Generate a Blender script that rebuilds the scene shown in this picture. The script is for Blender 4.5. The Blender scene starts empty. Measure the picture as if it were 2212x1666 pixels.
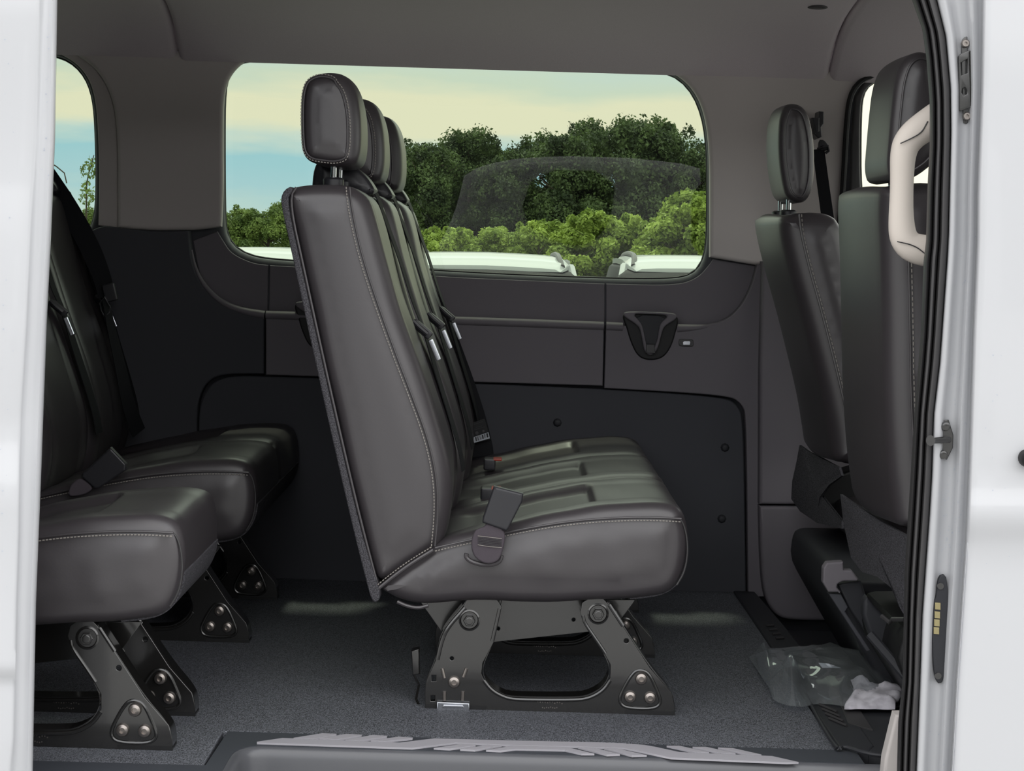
import bpy, bmesh, math, random
import numpy as np
from mathutils import Vector, Matrix, noise

# ------------------------------------------------------------------ camera, world, sun, exposure
W, Hpx = 2212, 1666
F, D, HC, TH = 4000.0, 3.5, 0.96, 0.030
PU, PV = 1099.0, 527.0
scn = bpy.context.scene
cam_d = bpy.data.cameras.new('camera'); cam = bpy.data.objects.new('camera', cam_d)
scn.collection.objects.link(cam); scn.camera = cam
cam_d.sensor_width = 36.0; cam_d.lens = F / W * 36.0
cam_d.shift_x = (W / 2 - PU) / W; cam_d.shift_y = (PV - Hpx / 2) / W
cam_d.clip_start = 0.05; cam_d.clip_end = 500
cam.location = (0, -D, HC); cam.rotation_euler = (math.radians(90), -TH, 0)

scn.view_settings.view_transform = 'Standard'; scn.view_settings.look = 'None'
scn.view_settings.gamma = 1; scn.view_settings.use_curve_mapping = False
scn.view_settings.exposure = 0.25
scn.cycles.max_bounces = 10; scn.cycles.diffuse_bounces = 5; scn.cycles.glossy_bounces = 5
scn.cycles.transparent_max_bounces = 24; scn.cycles.transmission_bounces = 6
scn.cycles.caustics_reflective = False; scn.cycles.caustics_refractive = False
scn.cycles.sample_clamp_indirect = 6.0
scn.cycles.use_denoising = True

world = bpy.data.worlds.new('sky'); scn.world = world; world.use_nodes = True
nt = world.node_tree; nt.nodes.clear()
def N(t, **kw):
    n = nt.nodes.new(t)
    for k, v in kw.items(): setattr(n, k, v)
    return n
def L(a, b): nt.links.new(a, b)
def ramp(node, stops, interp='LINEAR'):
    cr = node.color_ramp; cr.interpolation = interp
    while len(cr.elements) < len(stops): cr.elements.new(0.5)
    for e, (p, c) in zip(cr.elements, stops):
        e.position = p; e.color = (c[0], c[1], c[2], 1)
tc = N('ShaderNodeTexCoord'); sx = N('ShaderNodeSeparateXYZ'); L(tc.outputs['Generated'], sx.inputs[0])
mp = N('ShaderNodeMapping'); mp.inputs['Scale'].default_value = (5.0, 2.0, 30.0); L(tc.outputs['Generated'], mp.inputs[0])
ns = N('ShaderNodeTexNoise'); ns.inputs['Scale'].default_value = 1.6; ns.inputs['Detail'].default_value = 5; ns.inputs['Roughness'].default_value = 0.55
L(mp.outputs[0], ns.inputs['Vector'])
# height + drifting noise + a slight tilt of the cloud bands
m1 = N('ShaderNodeMath', operation='MULTIPLY_ADD'); L(ns.outputs['Fac'], m1.inputs[0]); m1.inputs[1].default_value = 0.034; L(sx.outputs['Z'], m1.inputs[2])
m2 = N('ShaderNodeMath', operation='MULTIPLY_ADD'); L(sx.outputs['X'], m2.inputs[0]); m2.inputs[1].default_value = 0.0; L(m1.outputs[0], m2.inputs[2])
m3 = N('ShaderNodeMath', operation='MULTIPLY'); L(m2.outputs[0], m3.inputs[0]); m3.inputs[1].default_value = 4.0
cr = N('ShaderNodeValToRGB'); L(m3.outputs[0], cr.inputs[0])
BLU, PAL, CRM, GRN = (0.42, 0.66, 0.85), (0.70, 0.77, 0.82), (0.95, 0.85, 0.73), (0.74, 0.77, 0.74)
ramp(cr, [(0.0, (0.85, 0.92, 0.80)), (0.10, PAL), (0.17, (0.48, 0.68, 0.86)), (0.25, BLU), (0.285, PAL), (0.315, CRM),
          (0.37, CRM), (0.41, GRN), (0.45, PAL), (0.60, CRM), (0.8, (0.80, 0.90, 0.92)), (1.0, (0.95, 0.97, 1.0))])
# wide clouds for the rest of the sky
n2 = N('ShaderNodeTexNoise'); n2.inputs['Scale'].default_value = 2.2; n2.inputs['Detail'].default_value = 4; L(tc.outputs['Generated'], n2.inputs['Vector'])
c2 = N('ShaderNodeValToRGB'); ramp(c2, [(0.35, (1.62, 1.67, 1.76)), (0.6, (1.85, 1.83, 1.8))]); L(n2.outputs['Fac'], c2.inputs[0])
# a pale cloud bank towards the front of the van
xb = N('ShaderNodeMapRange'); L(sx.outputs['X'], xb.inputs[0]); xb.inputs[1].default_value = 0.14; xb.inputs[2].default_value = 0.18
mxb = N('ShaderNodeMix', data_type='RGBA'); L(xb.outputs[0], mxb.inputs['Factor']); L(cr.outputs[0], mxb.inputs[6]); mxb.inputs[7].default_value = (1.0, .95, .78, 1)
mz = N('ShaderNodeMapRange'); L(sx.outputs['Z'], mz.inputs[0]); mz.inputs[1].default_value = 0.10; mz.inputs[2].default_value = 0.30
my = N('ShaderNodeMapRange'); L(sx.outputs['Y'], my.inputs[0]); my.inputs[1].default_value = 0.55; my.inputs[2].default_value = 0.2
mm = N('ShaderNodeMath', operation='MAXIMUM'); L(mz.outputs[0], mm.inputs[0]); L(my.outputs[0], mm.inputs[1])
mx = N('ShaderNodeMix', data_type='RGBA'); L(mm.outputs[0], mx.inputs['Factor']); L(mxb.outputs[2], mx.inputs[6]); L(c2.outputs[0], mx.inputs[7])
# dark distant treeline low in the sky behind the photographer
tz = N('ShaderNodeMapRange'); L(sx.outputs['Z'], tz.inputs[0]); tz.inputs[1].default_value = 0.115; tz.inputs[2].default_value = 0.09
ty = N('ShaderNodeMapRange'); L(sx.outputs['Y'], ty.inputs[0]); ty.inputs[1].default_value = -0.05; ty.inputs[2].default_value = -0.3
tt = N('ShaderNodeMath', operation='MULTIPLY'); L(tz.outputs[0], tt.inputs[0]); L(ty.outputs[0], tt.inputs[1])
mx2 = N('ShaderNodeMix', data_type='RGBA'); L(tt.outputs[0], mx2.inputs['Factor']); L(mx.outputs[2], mx2.inputs[6]); mx2.inputs[7].default_value = (.09, .10, .08, 1)
bg = N('ShaderNodeBackground'); L(mx2.outputs[2], bg.inputs[0]); bg.inputs[1].default_value = 1.12
wo = N('ShaderNodeOutputWorld'); L(bg.outputs[0], wo.inputs[0])

sun_d = bpy.data.lights.new('sun', 'SUN'); sun = bpy.data.objects.new('sun', sun_d); scn.collection.objects.link(sun)
sun_d.energy = 1.3; sun_d.angle = math.radians(4); sun_d.color = (1.0, 0.96, 0.88)
# hazy high sun beyond the far side of the van, ~68 degrees up
sun.location = (0, 10, 20)
sun.rotation_euler = Vector((-0.05, 0.36, 0.93)).to_track_quat('Z', 'Y').to_euler()

# ------------------------------------------------------------------ helpers
random.seed(7); rng = np.random.default_rng(7)
CT, ST = math.cos(TH), math.sin(TH)
def PX(u, v, Y):
    a, b = u - PU, v - PV; s = (D + Y) / F
    return ((a * CT + b * ST) * s, HC - (-a * ST + b * CT) * s)
def P3(u, v, Y):
    x, z = PX(u, v, Y); return (x, Y, z)
def PL(pts, Y): return [PX(u, v, Y) for u, v in pts]
def FL(u, v, z=0.0):
    a, b = u - PU, v - PV; b2 = -a * ST + b * CT; d = (HC - z) * F / b2
    return ((a * CT + b * ST) * d / F, d - D, z)

def lin(h):
    h = h.lstrip('#'); r = [int(h[i:i + 2], 16) / 255 for i in (0, 2, 4)]
    return tuple(c / 12.92 if c <= 0.04045 else ((c + 0.055) / 1.055) ** 2.4 for c in r)

def mat(name, col, rough=0.5, metal=0.0, spec=0.5, coat=0.0, coat_r=0.1, bump=0.0, bscale=200.0, var=0.0, vscale=30.0, col2=None, emis=None, alpha=None, sheen=0.0, bdist=0.001):
    m = bpy.data.materials.new(name); m.use_nodes = True
    t = m.node_tree; b = t.nodes['Principled BSDF']
    c = lin(col) if isinstance(col, str) else col
    b.inputs['Base Color'].default_value = (*c, 1); b.inputs['Roughness'].default_value = rough
    b.inputs['Metallic'].default_value = metal; b.inputs['Specular IOR Level'].default_value = spec
    b.inputs['Coat Weight'].default_value = coat; b.inputs['Coat Roughness'].default_value = coat_r
    b.inputs['Sheen Weight'].default_value = sheen
    tc = t.nodes.new('ShaderNodeTexCoord')
    if bump > 0:
        n = t.nodes.new('ShaderNodeTexNoise'); n.inputs['Scale'].default_value = bscale; n.inputs['Detail'].default_value = 3
        t.links.new(tc.outputs['Object'], n.inputs['Vector'])
        bp = t.nodes.new('ShaderNodeBump'); bp.inputs['Strength'].default_value = bump; bp.inputs['Distance'].default_value = bdist
        t.links.new(n.outputs['Fac'], bp.inputs['Height']); t.links.new(bp.outputs[0], b.inputs['Normal'])
    if var > 0 or col2 is not None:
        n = t.nodes.new('ShaderNodeTexNoise'); n.inputs['Scale'].default_value = vscale; n.inputs['Detail'].default_value = 4
        t.links.new(tc.outputs['Object'], n.inputs['Vector'])
        cr = t.nodes.new('ShaderNodeValToRGB')
        ca = c; cb = (lin(col2) if isinstance(col2, str) else col2) if col2 is not None else tuple(min(1, x * (1 + var)) for x in c)
        if col2 is None: ca = tuple(x * (1 - var) for x in c)
        cr.color_ramp.elements[0].position = 0.4; cr.color_ramp.elements[0].color = (*ca, 1)
        cr.color_ramp.elements[1].position = 0.62; cr.color_ramp.elements[1].color = (*cb, 1)
        t.links.new(n.outputs['Fac'], cr.inputs[0]); t.links.new(cr.outputs[0], b.inputs['Base Color'])
    if emis: b.inputs['Emission Color'].default_value = (*lin(emis), 1); b.inputs['Emission Strength'].default_value = 1
    return m

def glass_mat(name, tint, refl_rough=0.0, ior=1.5):
    m = bpy.data.materials.new(name); m.use_nodes = True; t = m.node_tree; t.nodes.clear()
    o = t.nodes.new('ShaderNodeOutputMaterial'); mx = t.nodes.new('ShaderNodeMixShader')
    tr = t.nodes.new('ShaderNodeBsdfTransparent'); tr.inputs[0].default_value = (*tint, 1)
    gl = t.nodes.new('ShaderNodeBsdfGlossy'); gl.inputs['Roughness'].default_value = refl_rough
    fr = t.nodes.new('ShaderNodeFresnel'); ge = t.nodes.new('ShaderNodeNewGeometry')
    mr = t.nodes.new('ShaderNodeMapRange'); mr.inputs[3].default_value = ior; mr.inputs[4].default_value = 1.0 / ior   # same reflectance from both sides
    t.links.new(ge.outputs['Backfacing'], mr.inputs[0]); t.links.new(mr.outputs[0], fr.inputs[0])
    t.links.new(fr.outputs[0], mx.inputs[0]); t.links.new(tr.outputs[0], mx.inputs[1]); t.links.new(gl.outputs[0], mx.inputs[2])
    t.links.new(mx.outputs[0], o.inputs[0]); return m

M = {}
M['leather'] = mat('black_leather', (0.044, 0.0385, 0.0425), 0.40, spec=0.85, bump=0.12, bscale=260, bdist=0.0006)
M['carpetback'] = mat('grey_carpet_backing', '#4b4a4e', 0.95, spec=0.1, var=0.45, vscale=420, bump=0.6, bscale=400, bdist=0.002)
M['stitch'] = mat('stitch_thread', '#8f8a84', 0.6)
M['plastic_dark'] = mat('dark_plastic_trim', '#2e2f33', 0.55, spec=0.35, bump=0.08, bscale=900, bdist=0.0004)
M['wall_dark'] = mat('charcoal_side_trim', '#716d72', 0.6, spec=0.3, bump=0.08, bscale=900, bdist=0.0004)
M['wall_low'] = mat('charcoal_lower_trim', '#4a4b50', 0.7, spec=0.25, bump=0.08, bscale=900, bdist=0.0004)
M['wall_light'] = mat('warm_grey_trim', '#c8c2bf', 0.75, spec=0.25)
M['headliner'] = mat('headliner_cloth', '#d6cdd1', 0.95, spec=0.1, var=0.03, vscale=500, bump=0.2, bscale=700, bdist=0.0005)
M['black'] = mat('matte_black', '#0c0c0e', 0.6)
M['rubber'] = mat('rubber_seal', '#3a393a', 0.45, spec=0.5)
M['gloss_black'] = mat('black_painted_steel', (0.012, 0.0115, 0.011), 0.25, spec=0.7, coat=0.9, coat_r=0.10, bump=0.03, bscale=14, bdist=0.002)
M['bracket_bolt'] = mat('bolt_steel', '#9a938e', 0.3, metal=0.9)
M['zinc'] = mat('zinc_plated_steel', '#b9bcc2', 0.22, metal=1.0)
M['chrome'] = mat('chrome', '#d5d7da', 0.1, metal=1.0)
M['white_paint'] = mat('white_car_paint', '#c3c4c7', 0.35, spec=0.5, coat=0.6, coat_r=0.05)
M['silver_paint'] = mat('primer_silver_white_paint', '#b4b5b8', 0.32, spec=0.5, coat=0.4, coat_r=0.05)
M['beige'] = mat('beige_grab_handle_plastic', '#d8cfc6', 0.5, spec=0.3)
M['belt'] = mat('belt_webbing', '#1f2023', 0.75, spec=0.25, bump=0.3, bscale=900)
M['belt_plastic'] = mat('belt_buckle_plastic', '#2b2b2f', 0.38, spec=0.5)
M['webbing_mauve'] = mat('buckle_webbing', '#4f494f', 0.8, spec=0.2, bump=0.5, bscale=1200, bdist=0.001)
M['red'] = mat('red_release_button', '#b4483a', 0.4)
M['tread'] = mat('step_tread_plastic', '#3b3e44', 0.6, spec=0.35, bump=0.1, bscale=600)
M['riser'] = mat('step_riser_plastic', '#56575b', 0.33, spec=0.6, bump=0.08, bscale=600)
M['stripe'] = mat('light_grey_step_stripe', '#a09ea4', 0.6)
M['brass'] = mat('brass_contact', '#a79c74', 0.35, metal=0.6)
M['label'] = mat('paper_white', '#c9ced6', 0.6)
M['label_black'] = mat('label_black', '#101114', 0.6)
M['carpet'] = mat('floor_vinyl_speckled', '#222428', 0.62, spec=0.35, bump=0.25, bscale=520, bdist=0.0015, col2='#7c7f86', vscale=520)
M['asphalt'] = mat('wet_asphalt', '#8d8d8b', 0.6, var=0.12, vscale=3)
M['bark'] = mat('bark', '#3d352b', 0.9, var=0.3, vscale=8)
M['tint'] = glass_mat('tinted_glass', (0.60, 0.69, 0.55), ior=1.45)
M['clear'] = glass_mat('clear_glass', (0.92, 0.95, 0.90))
def leafmat(name, c1, c2):
    m = mat(name, c1, 0.6, spec=0.3, col2=c2, vscale=1.1)
    t = m.node_tree; b = t.nodes['Principled BSDF']
    tl = t.nodes.new('ShaderNodeBsdfTranslucent'); mx = t.nodes.new('ShaderNodeMixShader'); mx.inputs[0].default_value = 0.3
    src = b.inputs['Base Color'].links[0].from_socket; t.links.new(src, tl.inputs[0])
    o = t.nodes['Material Output']; t.links.new(b.outputs[0], mx.inputs[1]); t.links.new(tl.outputs[0], mx.inputs[2]); t.links.new(mx.outputs[0], o.inputs[0])
    return m
M['leaf_dark'] = leafmat('dark_foliage', '#2b3821', '#55663c')
M['leaf_mid'] = leafmat('mid_foliage', '#4c5f30', '#7d8f4c')
M['leaf_bright'] = leafmat('bright_foliage', '#6d8138', '#a5b85c')

ORG = {}
def org(o): return ORG.get(o.name, Vector((0, 0, 0)))
def tag(o, label=None, cat=None, group=None, kind=None):
    if label: o['label'] = label
    if cat: o['category'] = cat
    if group: o['group'] = group
    if kind: o['kind'] = kind
    return o
def empty(name, loc, label, cat, group=None):
    o = bpy.data.objects.new(name, None); scn.collection.objects.link(o); o.location = loc
    o.empty_display_size = 0.05; ORG[o.name] = Vector(loc); tag(o, label, cat, group); return o
def mk(name, vf, m, parent=None, smooth=35, kind=None, label=None, cat=None, group=None, mats=None, mi=None):
    verts, faces = vf
    v = np.array([tuple(p) for p in verts], dtype=float)
    if parent is None:
        o0 = Vector(((v[:, 0].min() + v[:, 0].max()) / 2, (v[:, 1].min() + v[:, 1].max()) / 2, v[:, 2].min()))
    else: o0 = org(parent)
    v = v - np.array(o0)
    me = bpy.data.meshes.new(name); me.from_pydata(v.tolist(), [], [list(map(int, f)) for f in faces]); me.validate()
    bm = bmesh.new(); bm.from_mesh(me); bmesh.ops.recalc_face_normals(bm, faces=bm.faces); bm.to_mesh(me); bm.free()
    if mats:
        for x in mats: me.materials.append(x)
        if mi is not None and len(mi) == len(me.polygons): me.polygons.foreach_set('material_index', mi)
    else: me.materials.append(m)
    if smooth:
        me.shade_smooth(); me.set_sharp_from_angle(angle=math.radians(smooth))
    o = bpy.data.objects.new(name, me); scn.collection.objects.link(o)
    if smooth and smooth <= 55 and len(me.polygons) < 6000:
        wn = o.modifiers.new('even_normals', 'WEIGHTED_NORMAL'); wn.keep_sharp = True; wn.weight = 90
    if parent is None: o.location = o0
    else: o.parent = parent
    ORG[o.name] = o0.copy() if parent is None else org(parent)
    tag(o, label, cat, group, kind)
    return o
def join(*vfs):
    V, Fc = [], []
    for v, f in vfs:
        n = len(V); V += [tuple(p) for p in v]; Fc += [[i + n for i in q] for q in f]
    return V, Fc
def shift(vf, dx=0, dy=0, dz=0): return [(x + dx, y + dy, z + dz) for x, y, z in vf[0]], vf[1]
def box(x0, x1, y0, y1, z0, z1):
    v = [(x, y, z) for x in (x0, x1) for y in (y0, y1) for z in (z0, z1)]
    return v, [(0, 1, 3, 2), (4, 6, 7, 5), (0, 4, 5, 1), (2, 3, 7, 6), (0, 2, 6, 4), (1, 5, 7, 3)]
def rbox(c, sx_, sy_, sz_, r=0.004, R=None, seg=2):
    bm = bmesh.new(); bmesh.ops.create_cube(bm, size=1)
    bmesh.ops.scale(bm, vec=(sx_, sy_, sz_), verts=bm.verts)
    bmesh.ops.bevel(bm, geom=bm.edges[:], offset=r, segments=seg, affect='EDGES', profile=0.5)
    if R is not None: bmesh.ops.transform(bm, matrix=R, verts=bm.verts)
    v = [tuple(x.co + Vector(c)) for x in bm.verts]; f = [[w.index for w in q.verts] for q in bm.faces]; bm.free(); return v, f
def smooth_path(pts, n, closed=False, it=2):
    p = np.array(pts, dtype=float)
    for _ in range(it):
        q = np.roll(p, -1, 0) if closed else p[1:]
        a = p if closed else p[:-1]
        s = np.empty((2 * len(a), p.shape[1])); s[0::2] = 0.75 * a + 0.25 * q; s[1::2] = 0.25 * a + 0.75 * q
        if not closed: s = np.vstack([p[:1], s, p[-1:]])
        p = s
    q = np.vstack([p, p[:1]]) if closed else p
    d = np.r_[0, np.cumsum(np.linalg.norm(np.diff(q, axis=0), axis=1))]
    t = np.linspace(0, d[-1], n + 1)[:-1] if closed else np.linspace(0, d[-1], n)
    return np.stack([np.interp(t, d, q[:, k]) for k in range(q.shape[1])], 1)
def ccw(p):
    a = 0.5 * np.sum(p[:, 0] * np.roll(p[:, 1], -1) - np.roll(p[:, 0], -1) * p[:, 1])
    return p if a > 0 else p[::-1]
def normals2(p):
    t = np.roll(p, -1, 0) - np.roll(p, 1, 0); t /= (np.linalg.norm(t, axis=1, keepdims=True) + 1e-9)
    return np.stack([t[:, 1], -t[:, 0]], 1)
def inward_room(p, nn, r):
    """how far each outline point may be inset (thin places get less)"""
    n = len(p); lim = np.full(n, 9.0)
    q = np.roll(p, -1, 0)
    for i in range(n):
        o, d = p[i], -nn[i]; e = q - p
        den = d[0] * e[:, 1] - d[1] * e[:, 0]; den = np.where(abs(den) < 1e-12, 1e-12, den)
        w = p - o; t = (w[:, 0] * e[:, 1] - w[:, 1] * e[:, 0]) / den; s_ = (w[:, 0] * d[1] - w[:, 1] * d[0]) / den
        k = (t > 1e-4) & (s_ >= 0) & (s_ <= 1); k[i] = False; k[i - 1] = False
        if k.any(): lim[i] = t[k].min()
    e1 = p - np.roll(p, 3, 0); e2 = np.roll(p, -3, 0) - p      # tight convex corners also get less
    turn = np.arctan2(e1[:, 0] * e2[:, 1] - e1[:, 1] * e2[:, 0], (e1 * e2).sum(1)); ln_ = (np.linalg.norm(e1, axis=1) + np.linalg.norm(e2, axis=1)) / 2
    rc = np.where(turn > 1e-3, ln_ / np.maximum(turn, 1e-3), 9.0)
    a = np.minimum(np.minimum(r, lim * .40), rc * .8)
    for _ in range(6): a = np.minimum(a, (np.roll(a, 1) + a + np.roll(a, -1)) / 3 + .0008)
    for _ in range(8): a = (np.roll(a, 1) + 2 * a + np.roll(a, -1)) / 4
    return a
def loft(outl, y0, y1, r, n=120, segs=5, ny=8, off=None, crown=0.006, shear=0.0, it=2, wob=0.0):
    """closed XZ outline extruded along Y with rounded ends; off(x,z,nx,nz,y)->outward displacement"""
    from mathutils.geometry import delaunay_2d_cdt
    p = ccw(smooth_path(outl, n, True, it)); nn = normals2(p); rr = inward_room(p, nn, r)
    ys, ins = [], []
    for k in range(segs + 1):
        a = k / segs * math.pi / 2; ys.append(y0 + r * (1 - math.cos(a))); ins.append(1 - math.sin(a))
    mid = list(np.linspace(y0 + r, y1 - r, ny + 2)[1:-1])
    Y = ys + mid + [y0 + y1 - y for y in reversed(ys)]; I = ins + [0] * len(mid) + list(reversed(ins))
    V = []
    for y, i in zip(Y, I):
        q = p - nn * (rr * i)[:, None]
        if off is not None: q = q + nn * off(p[:, 0], p[:, 1], nn[:, 0], nn[:, 1], y)[:, None]
        for (x, z) in q: V.append((x + shear * (y - y0), y, z))
    m = len(p); Fc = []
    for j in range(len(Y) - 1):
        for i in range(m):
            k = (i + 1) % m; Fc.append((j * m + i, j * m + k, (j + 1) * m + k, (j + 1) * m + i))
    # pillowed end faces from an interior grid
    for end in (0, 1):
        base = 0 if end == 0 else (len(Y) - 1) * m
        ring = np.array([(V[base + i][0], V[base + i][2]) for i in range(m)])
        lo, hi = ring.min(0), ring.max(0); st = min(max((hi - lo).max() / 34, .006), .012)
        X, Z = np.meshgrid(np.arange(lo[0], hi[0], st), np.arange(lo[1], hi[1], st)); G = np.stack([X.ravel(), Z.ravel()], 1)
        a, b = ring, np.roll(ring, -1, 0)
        ins_ = np.zeros(len(G), bool); dist = np.full(len(G), 9.0)
        for (x0, z0), (x1, z1) in zip(a, b):
            c = ((z0 > G[:, 1]) != (z1 > G[:, 1])); xi = (x1 - x0) * (G[:, 1] - z0) / (z1 - z0 + 1e-15) + x0; ins_ ^= c & (G[:, 0] < xi)
            e = np.array([x1 - x0, z1 - z0]); tt = np.clip(((G - (x0, z0)) @ e) / (e @ e + 1e-15), 0, 1); dist = np.minimum(dist, np.linalg.norm(G - (x0, z0) - tt[:, None] * e, axis=1))
        k = ins_ & (dist > st * .85); G = G[k]; dist = dist[k]
        pts = [Vector(tuple(q)) for q in ring] + [Vector(tuple(q)) for q in G]
        res = delaunay_2d_cdt(pts, [(i, (i + 1) % m) for i in range(m)], [], 1, 1e-7)
        vs, fs, orig = res[0], res[2], res[3]
        yy = Y[0] if end == 0 else Y[-1]; sg = -1 if end == 0 else 1; idx = []
        for vi, (co, og) in enumerate(zip(vs, orig)):
            o = [w for w in og if w < m]
            if o: idx.append(base + o[0]); continue
            g = [w for w in og if w >= m]
            if g: dd = dist[g[0] - m]
            else:
                e = b - a; w_ = np.array((co.x, co.y)); tt = np.clip(((w_ - a) * e).sum(1) / ((e * e).sum(1) + 1e-15), 0, 1); dd = float(np.linalg.norm(w_ - a - tt[:, None] * e, axis=1).min())
            dm = min(.045, dist.max() * .75) if len(dist) else .01; bul = crown * (1 - (1 - min(dd / dm, 1.0)) ** 2)
            if wob: bul += wob * noise.fractal(Vector((co.x * 9, co.y * 9, end * 3 + y0)), 1.0, 2.0, 2) * min(1, dd / .03)
            V.append((co.x + (shear * (y1 - y0) if False else 0), yy + sg * bul, co.y)); idx.append(len(V) - 1)
        for f in fs: Fc.append([idx[w] for w in f])
    return V, Fc
def plate(loops, y0, y1, bev=0.003, res=2):
    """loops: list of closed XZ outlines (first outer, others holes); solid between y0 (front) and y1"""
    cu = bpy.data.curves.new('tmp', 'CURVE'); cu.dimensions = '2D'; cu.fill_mode = 'BOTH'
    th = abs(y1 - y0); bev = min(bev, th / 2 - 1e-5)
    cu.extrude = max(th / 2 - bev, 1e-5); cu.bevel_depth = bev; cu.bevel_resolution = res; cu.offset = -bev
    for lp in loops:
        s = cu.splines.new('POLY'); s.points.add(len(lp) - 1); s.use_cyclic_u = True
        for i, (x, z) in enumerate(lp): s.points[i].co = (x, z, 0, 1)
    ob = bpy.data.objects.new('tmp', cu); scn.collection.objects.link(ob)
    dg = bpy.context.evaluated_depsgraph_get(); dg.update()
    me = bpy.data.meshes.new_from_object(ob.evaluated_get(dg))
    bm = bmesh.new(); bm.from_mesh(me); bmesh.ops.remove_doubles(bm, verts=bm.verts, dist=1e-5)
    ym = (y0 + y1) / 2
    V = [(v.co.x, ym - v.co.z, v.co.y) for v in bm.verts]; Fc = [[w.index for w in f.verts] for f in bm.faces]
    bm.free(); bpy.data.meshes.remove(me); bpy.data.objects.remove(ob); bpy.data.curves.remove(cu)
    return V, Fc
def tube(path, r, seg=8, closed=False, ry=None, caps=True, up=None):
    P = [Vector(p) for p in path]; n = len(P); V, Fc = [], []
    rr = r if hasattr(r, '__len__') else [r] * n
    prev = None
    for i in range(n):
        if closed: t = P[(i + 1) % n] - P[i - 1]
        else: t = P[min(i + 1, n - 1)] - P[max(i - 1, 0)]
        t.normalize()
        if up is not None: a = Vector(up)
        elif prev is None: a = Vector((0, 1, 0)) if abs(t.y) < 0.9 else Vector((1, 0, 0))
        else: a = prev
        a = (a - t * a.dot(t)).normalized(); prev = a; b = t.cross(a)
        k2 = 1 if ry is None else ry
        for k in range(seg):
            an = 2 * math.pi * k / seg
            V.append(P[i] + a * (math.cos(an) * rr[i] * k2) + b * (math.sin(an) * rr[i]))
    m = n if closed else n - 1
    for i in range(m):
        for k in range(seg):
            k1 = (k + 1) % seg; j = (i + 1) % n
            Fc.append((i * seg + k, i * seg + k1, j * seg + k1, j * seg + k))
    if not closed and caps:
        Fc.append(list(range(seg))[::-1]); Fc.append(list(range((n - 1) * seg, n * seg)))
    return V, Fc
def lathe(prof, c, axis='y', seg=20):
    """prof: list (radius, along); axis 'y-' points toward camera"""
    V, Fc = [], []
    for (r, h) in prof:
        for k in range(seg):
            a = 2 * math.pi * k / seg; x, y = r * math.cos(a), r * math.sin(a)
            if axis == 'y': V.append((c[0] + x, c[1] - h, c[2] + y))
            elif axis == 'x': V.append((c[0] - h, c[1] + x, c[2] + y))
            else: V.append((c[0] + x, c[1] + y, c[2] + h))
    n = len(prof)
    for i in range(n - 1):
        for k in range(seg):
            k1 = (k + 1) % seg; Fc.append((i * seg + k, i * seg + k1, (i + 1) * seg + k1, (i + 1) * seg + k))
    Fc.append(list(range(seg))); Fc.append(list(range((n - 1) * seg, n * seg)))
    return V, Fc
def ribbon(pts, widths, wdir, th=0.002, n=30):
    """flat webbing through 3D pts; wdir: direction(s) of the width"""
    P = smooth_path(pts, n, False, 2); w = np.interp(np.linspace(0, 1, n), np.linspace(0, 1, len(widths)), widths)
    wd = np.array(wdir, dtype=float)
    if wd.ndim == 1: wd = np.tile(wd, (2, 1))
    wdn = np.stack([np.interp(np.linspace(0, 1, n), np.linspace(0, 1, len(wd)), wd[:, k]) for k in range(3)], 1)
    V, Fc = [], []
    for i in range(n):
        t = Vector(P[min(i + 1, n - 1)] - P[max(i - 1, 0)]).normalized(); a = Vector(wdn[i]).normalized(); a = (a - t * a.dot(t)).normalized(); b = t.cross(a)
        p = Vector(P[i])
        for s1, s2 in ((-1, -1), (1, -1), (1, 1), (-1, 1)): V.append(p + a * (s1 * w[i] / 2) + b * (s2 * th / 2))
    for i in range(n - 1):
        for k in range(4):
            k1 = (k + 1) % 4; Fc.append((4 * i + k, 4 * i + k1, 4 * i + 4 + k1, 4 * i + 4 + k))
    Fc += [[0, 3, 2, 1], [4 * n - 4, 4 * n - 3, 4 * n - 2, 4 * n - 1]]
    return V, Fc
def stitches(path, step=0.0065, ln=0.0042, r=0.0013, side=None):
    P = np.array(path); d = np.r_[0, np.cumsum(np.linalg.norm(np.diff(P, axis=0), axis=1))]
    out = []
    for s in np.arange(0, d[-1] - ln, step):
        a = [np.interp(s, d, P[:, k]) for k in range(3)]; b = [np.interp(s + ln, d, P[:, k]) for k in range(3)]
        out.append(tube([a, b], r, 5))
    return join(*out)
def grid(rows):
    n, m = len(rows), len(rows[0]); V = [p for r_ in rows for p in r_]
    return V, [(i * m + j, i * m + j + 1, (i + 1) * m + j + 1, (i + 1) * m + j) for i in range(n - 1) for j in range(m - 1)]
def thick(vf, vec):
    """close a grid sheet into a solid by offsetting with vec"""
    v, f = vf; bm = bmesh.new(); bv = [bm.verts.new(p) for p in v]
    for q in f: bm.faces.new([bv[i] for i in q])
    g = bmesh.ops.extrude_face_region(bm, geom=bm.faces[:]); nv = [e for e in g['geom'] if isinstance(e, bmesh.types.BMVert)]
    bmesh.ops.translate(bm, vec=vec, verts=nv); bm.verts.index_update()
    V = [tuple(x.co) for x in bm.verts]; Fc = [[w.index for w in q.verts] for q in bm.faces]; bm.free(); return V, Fc
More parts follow.
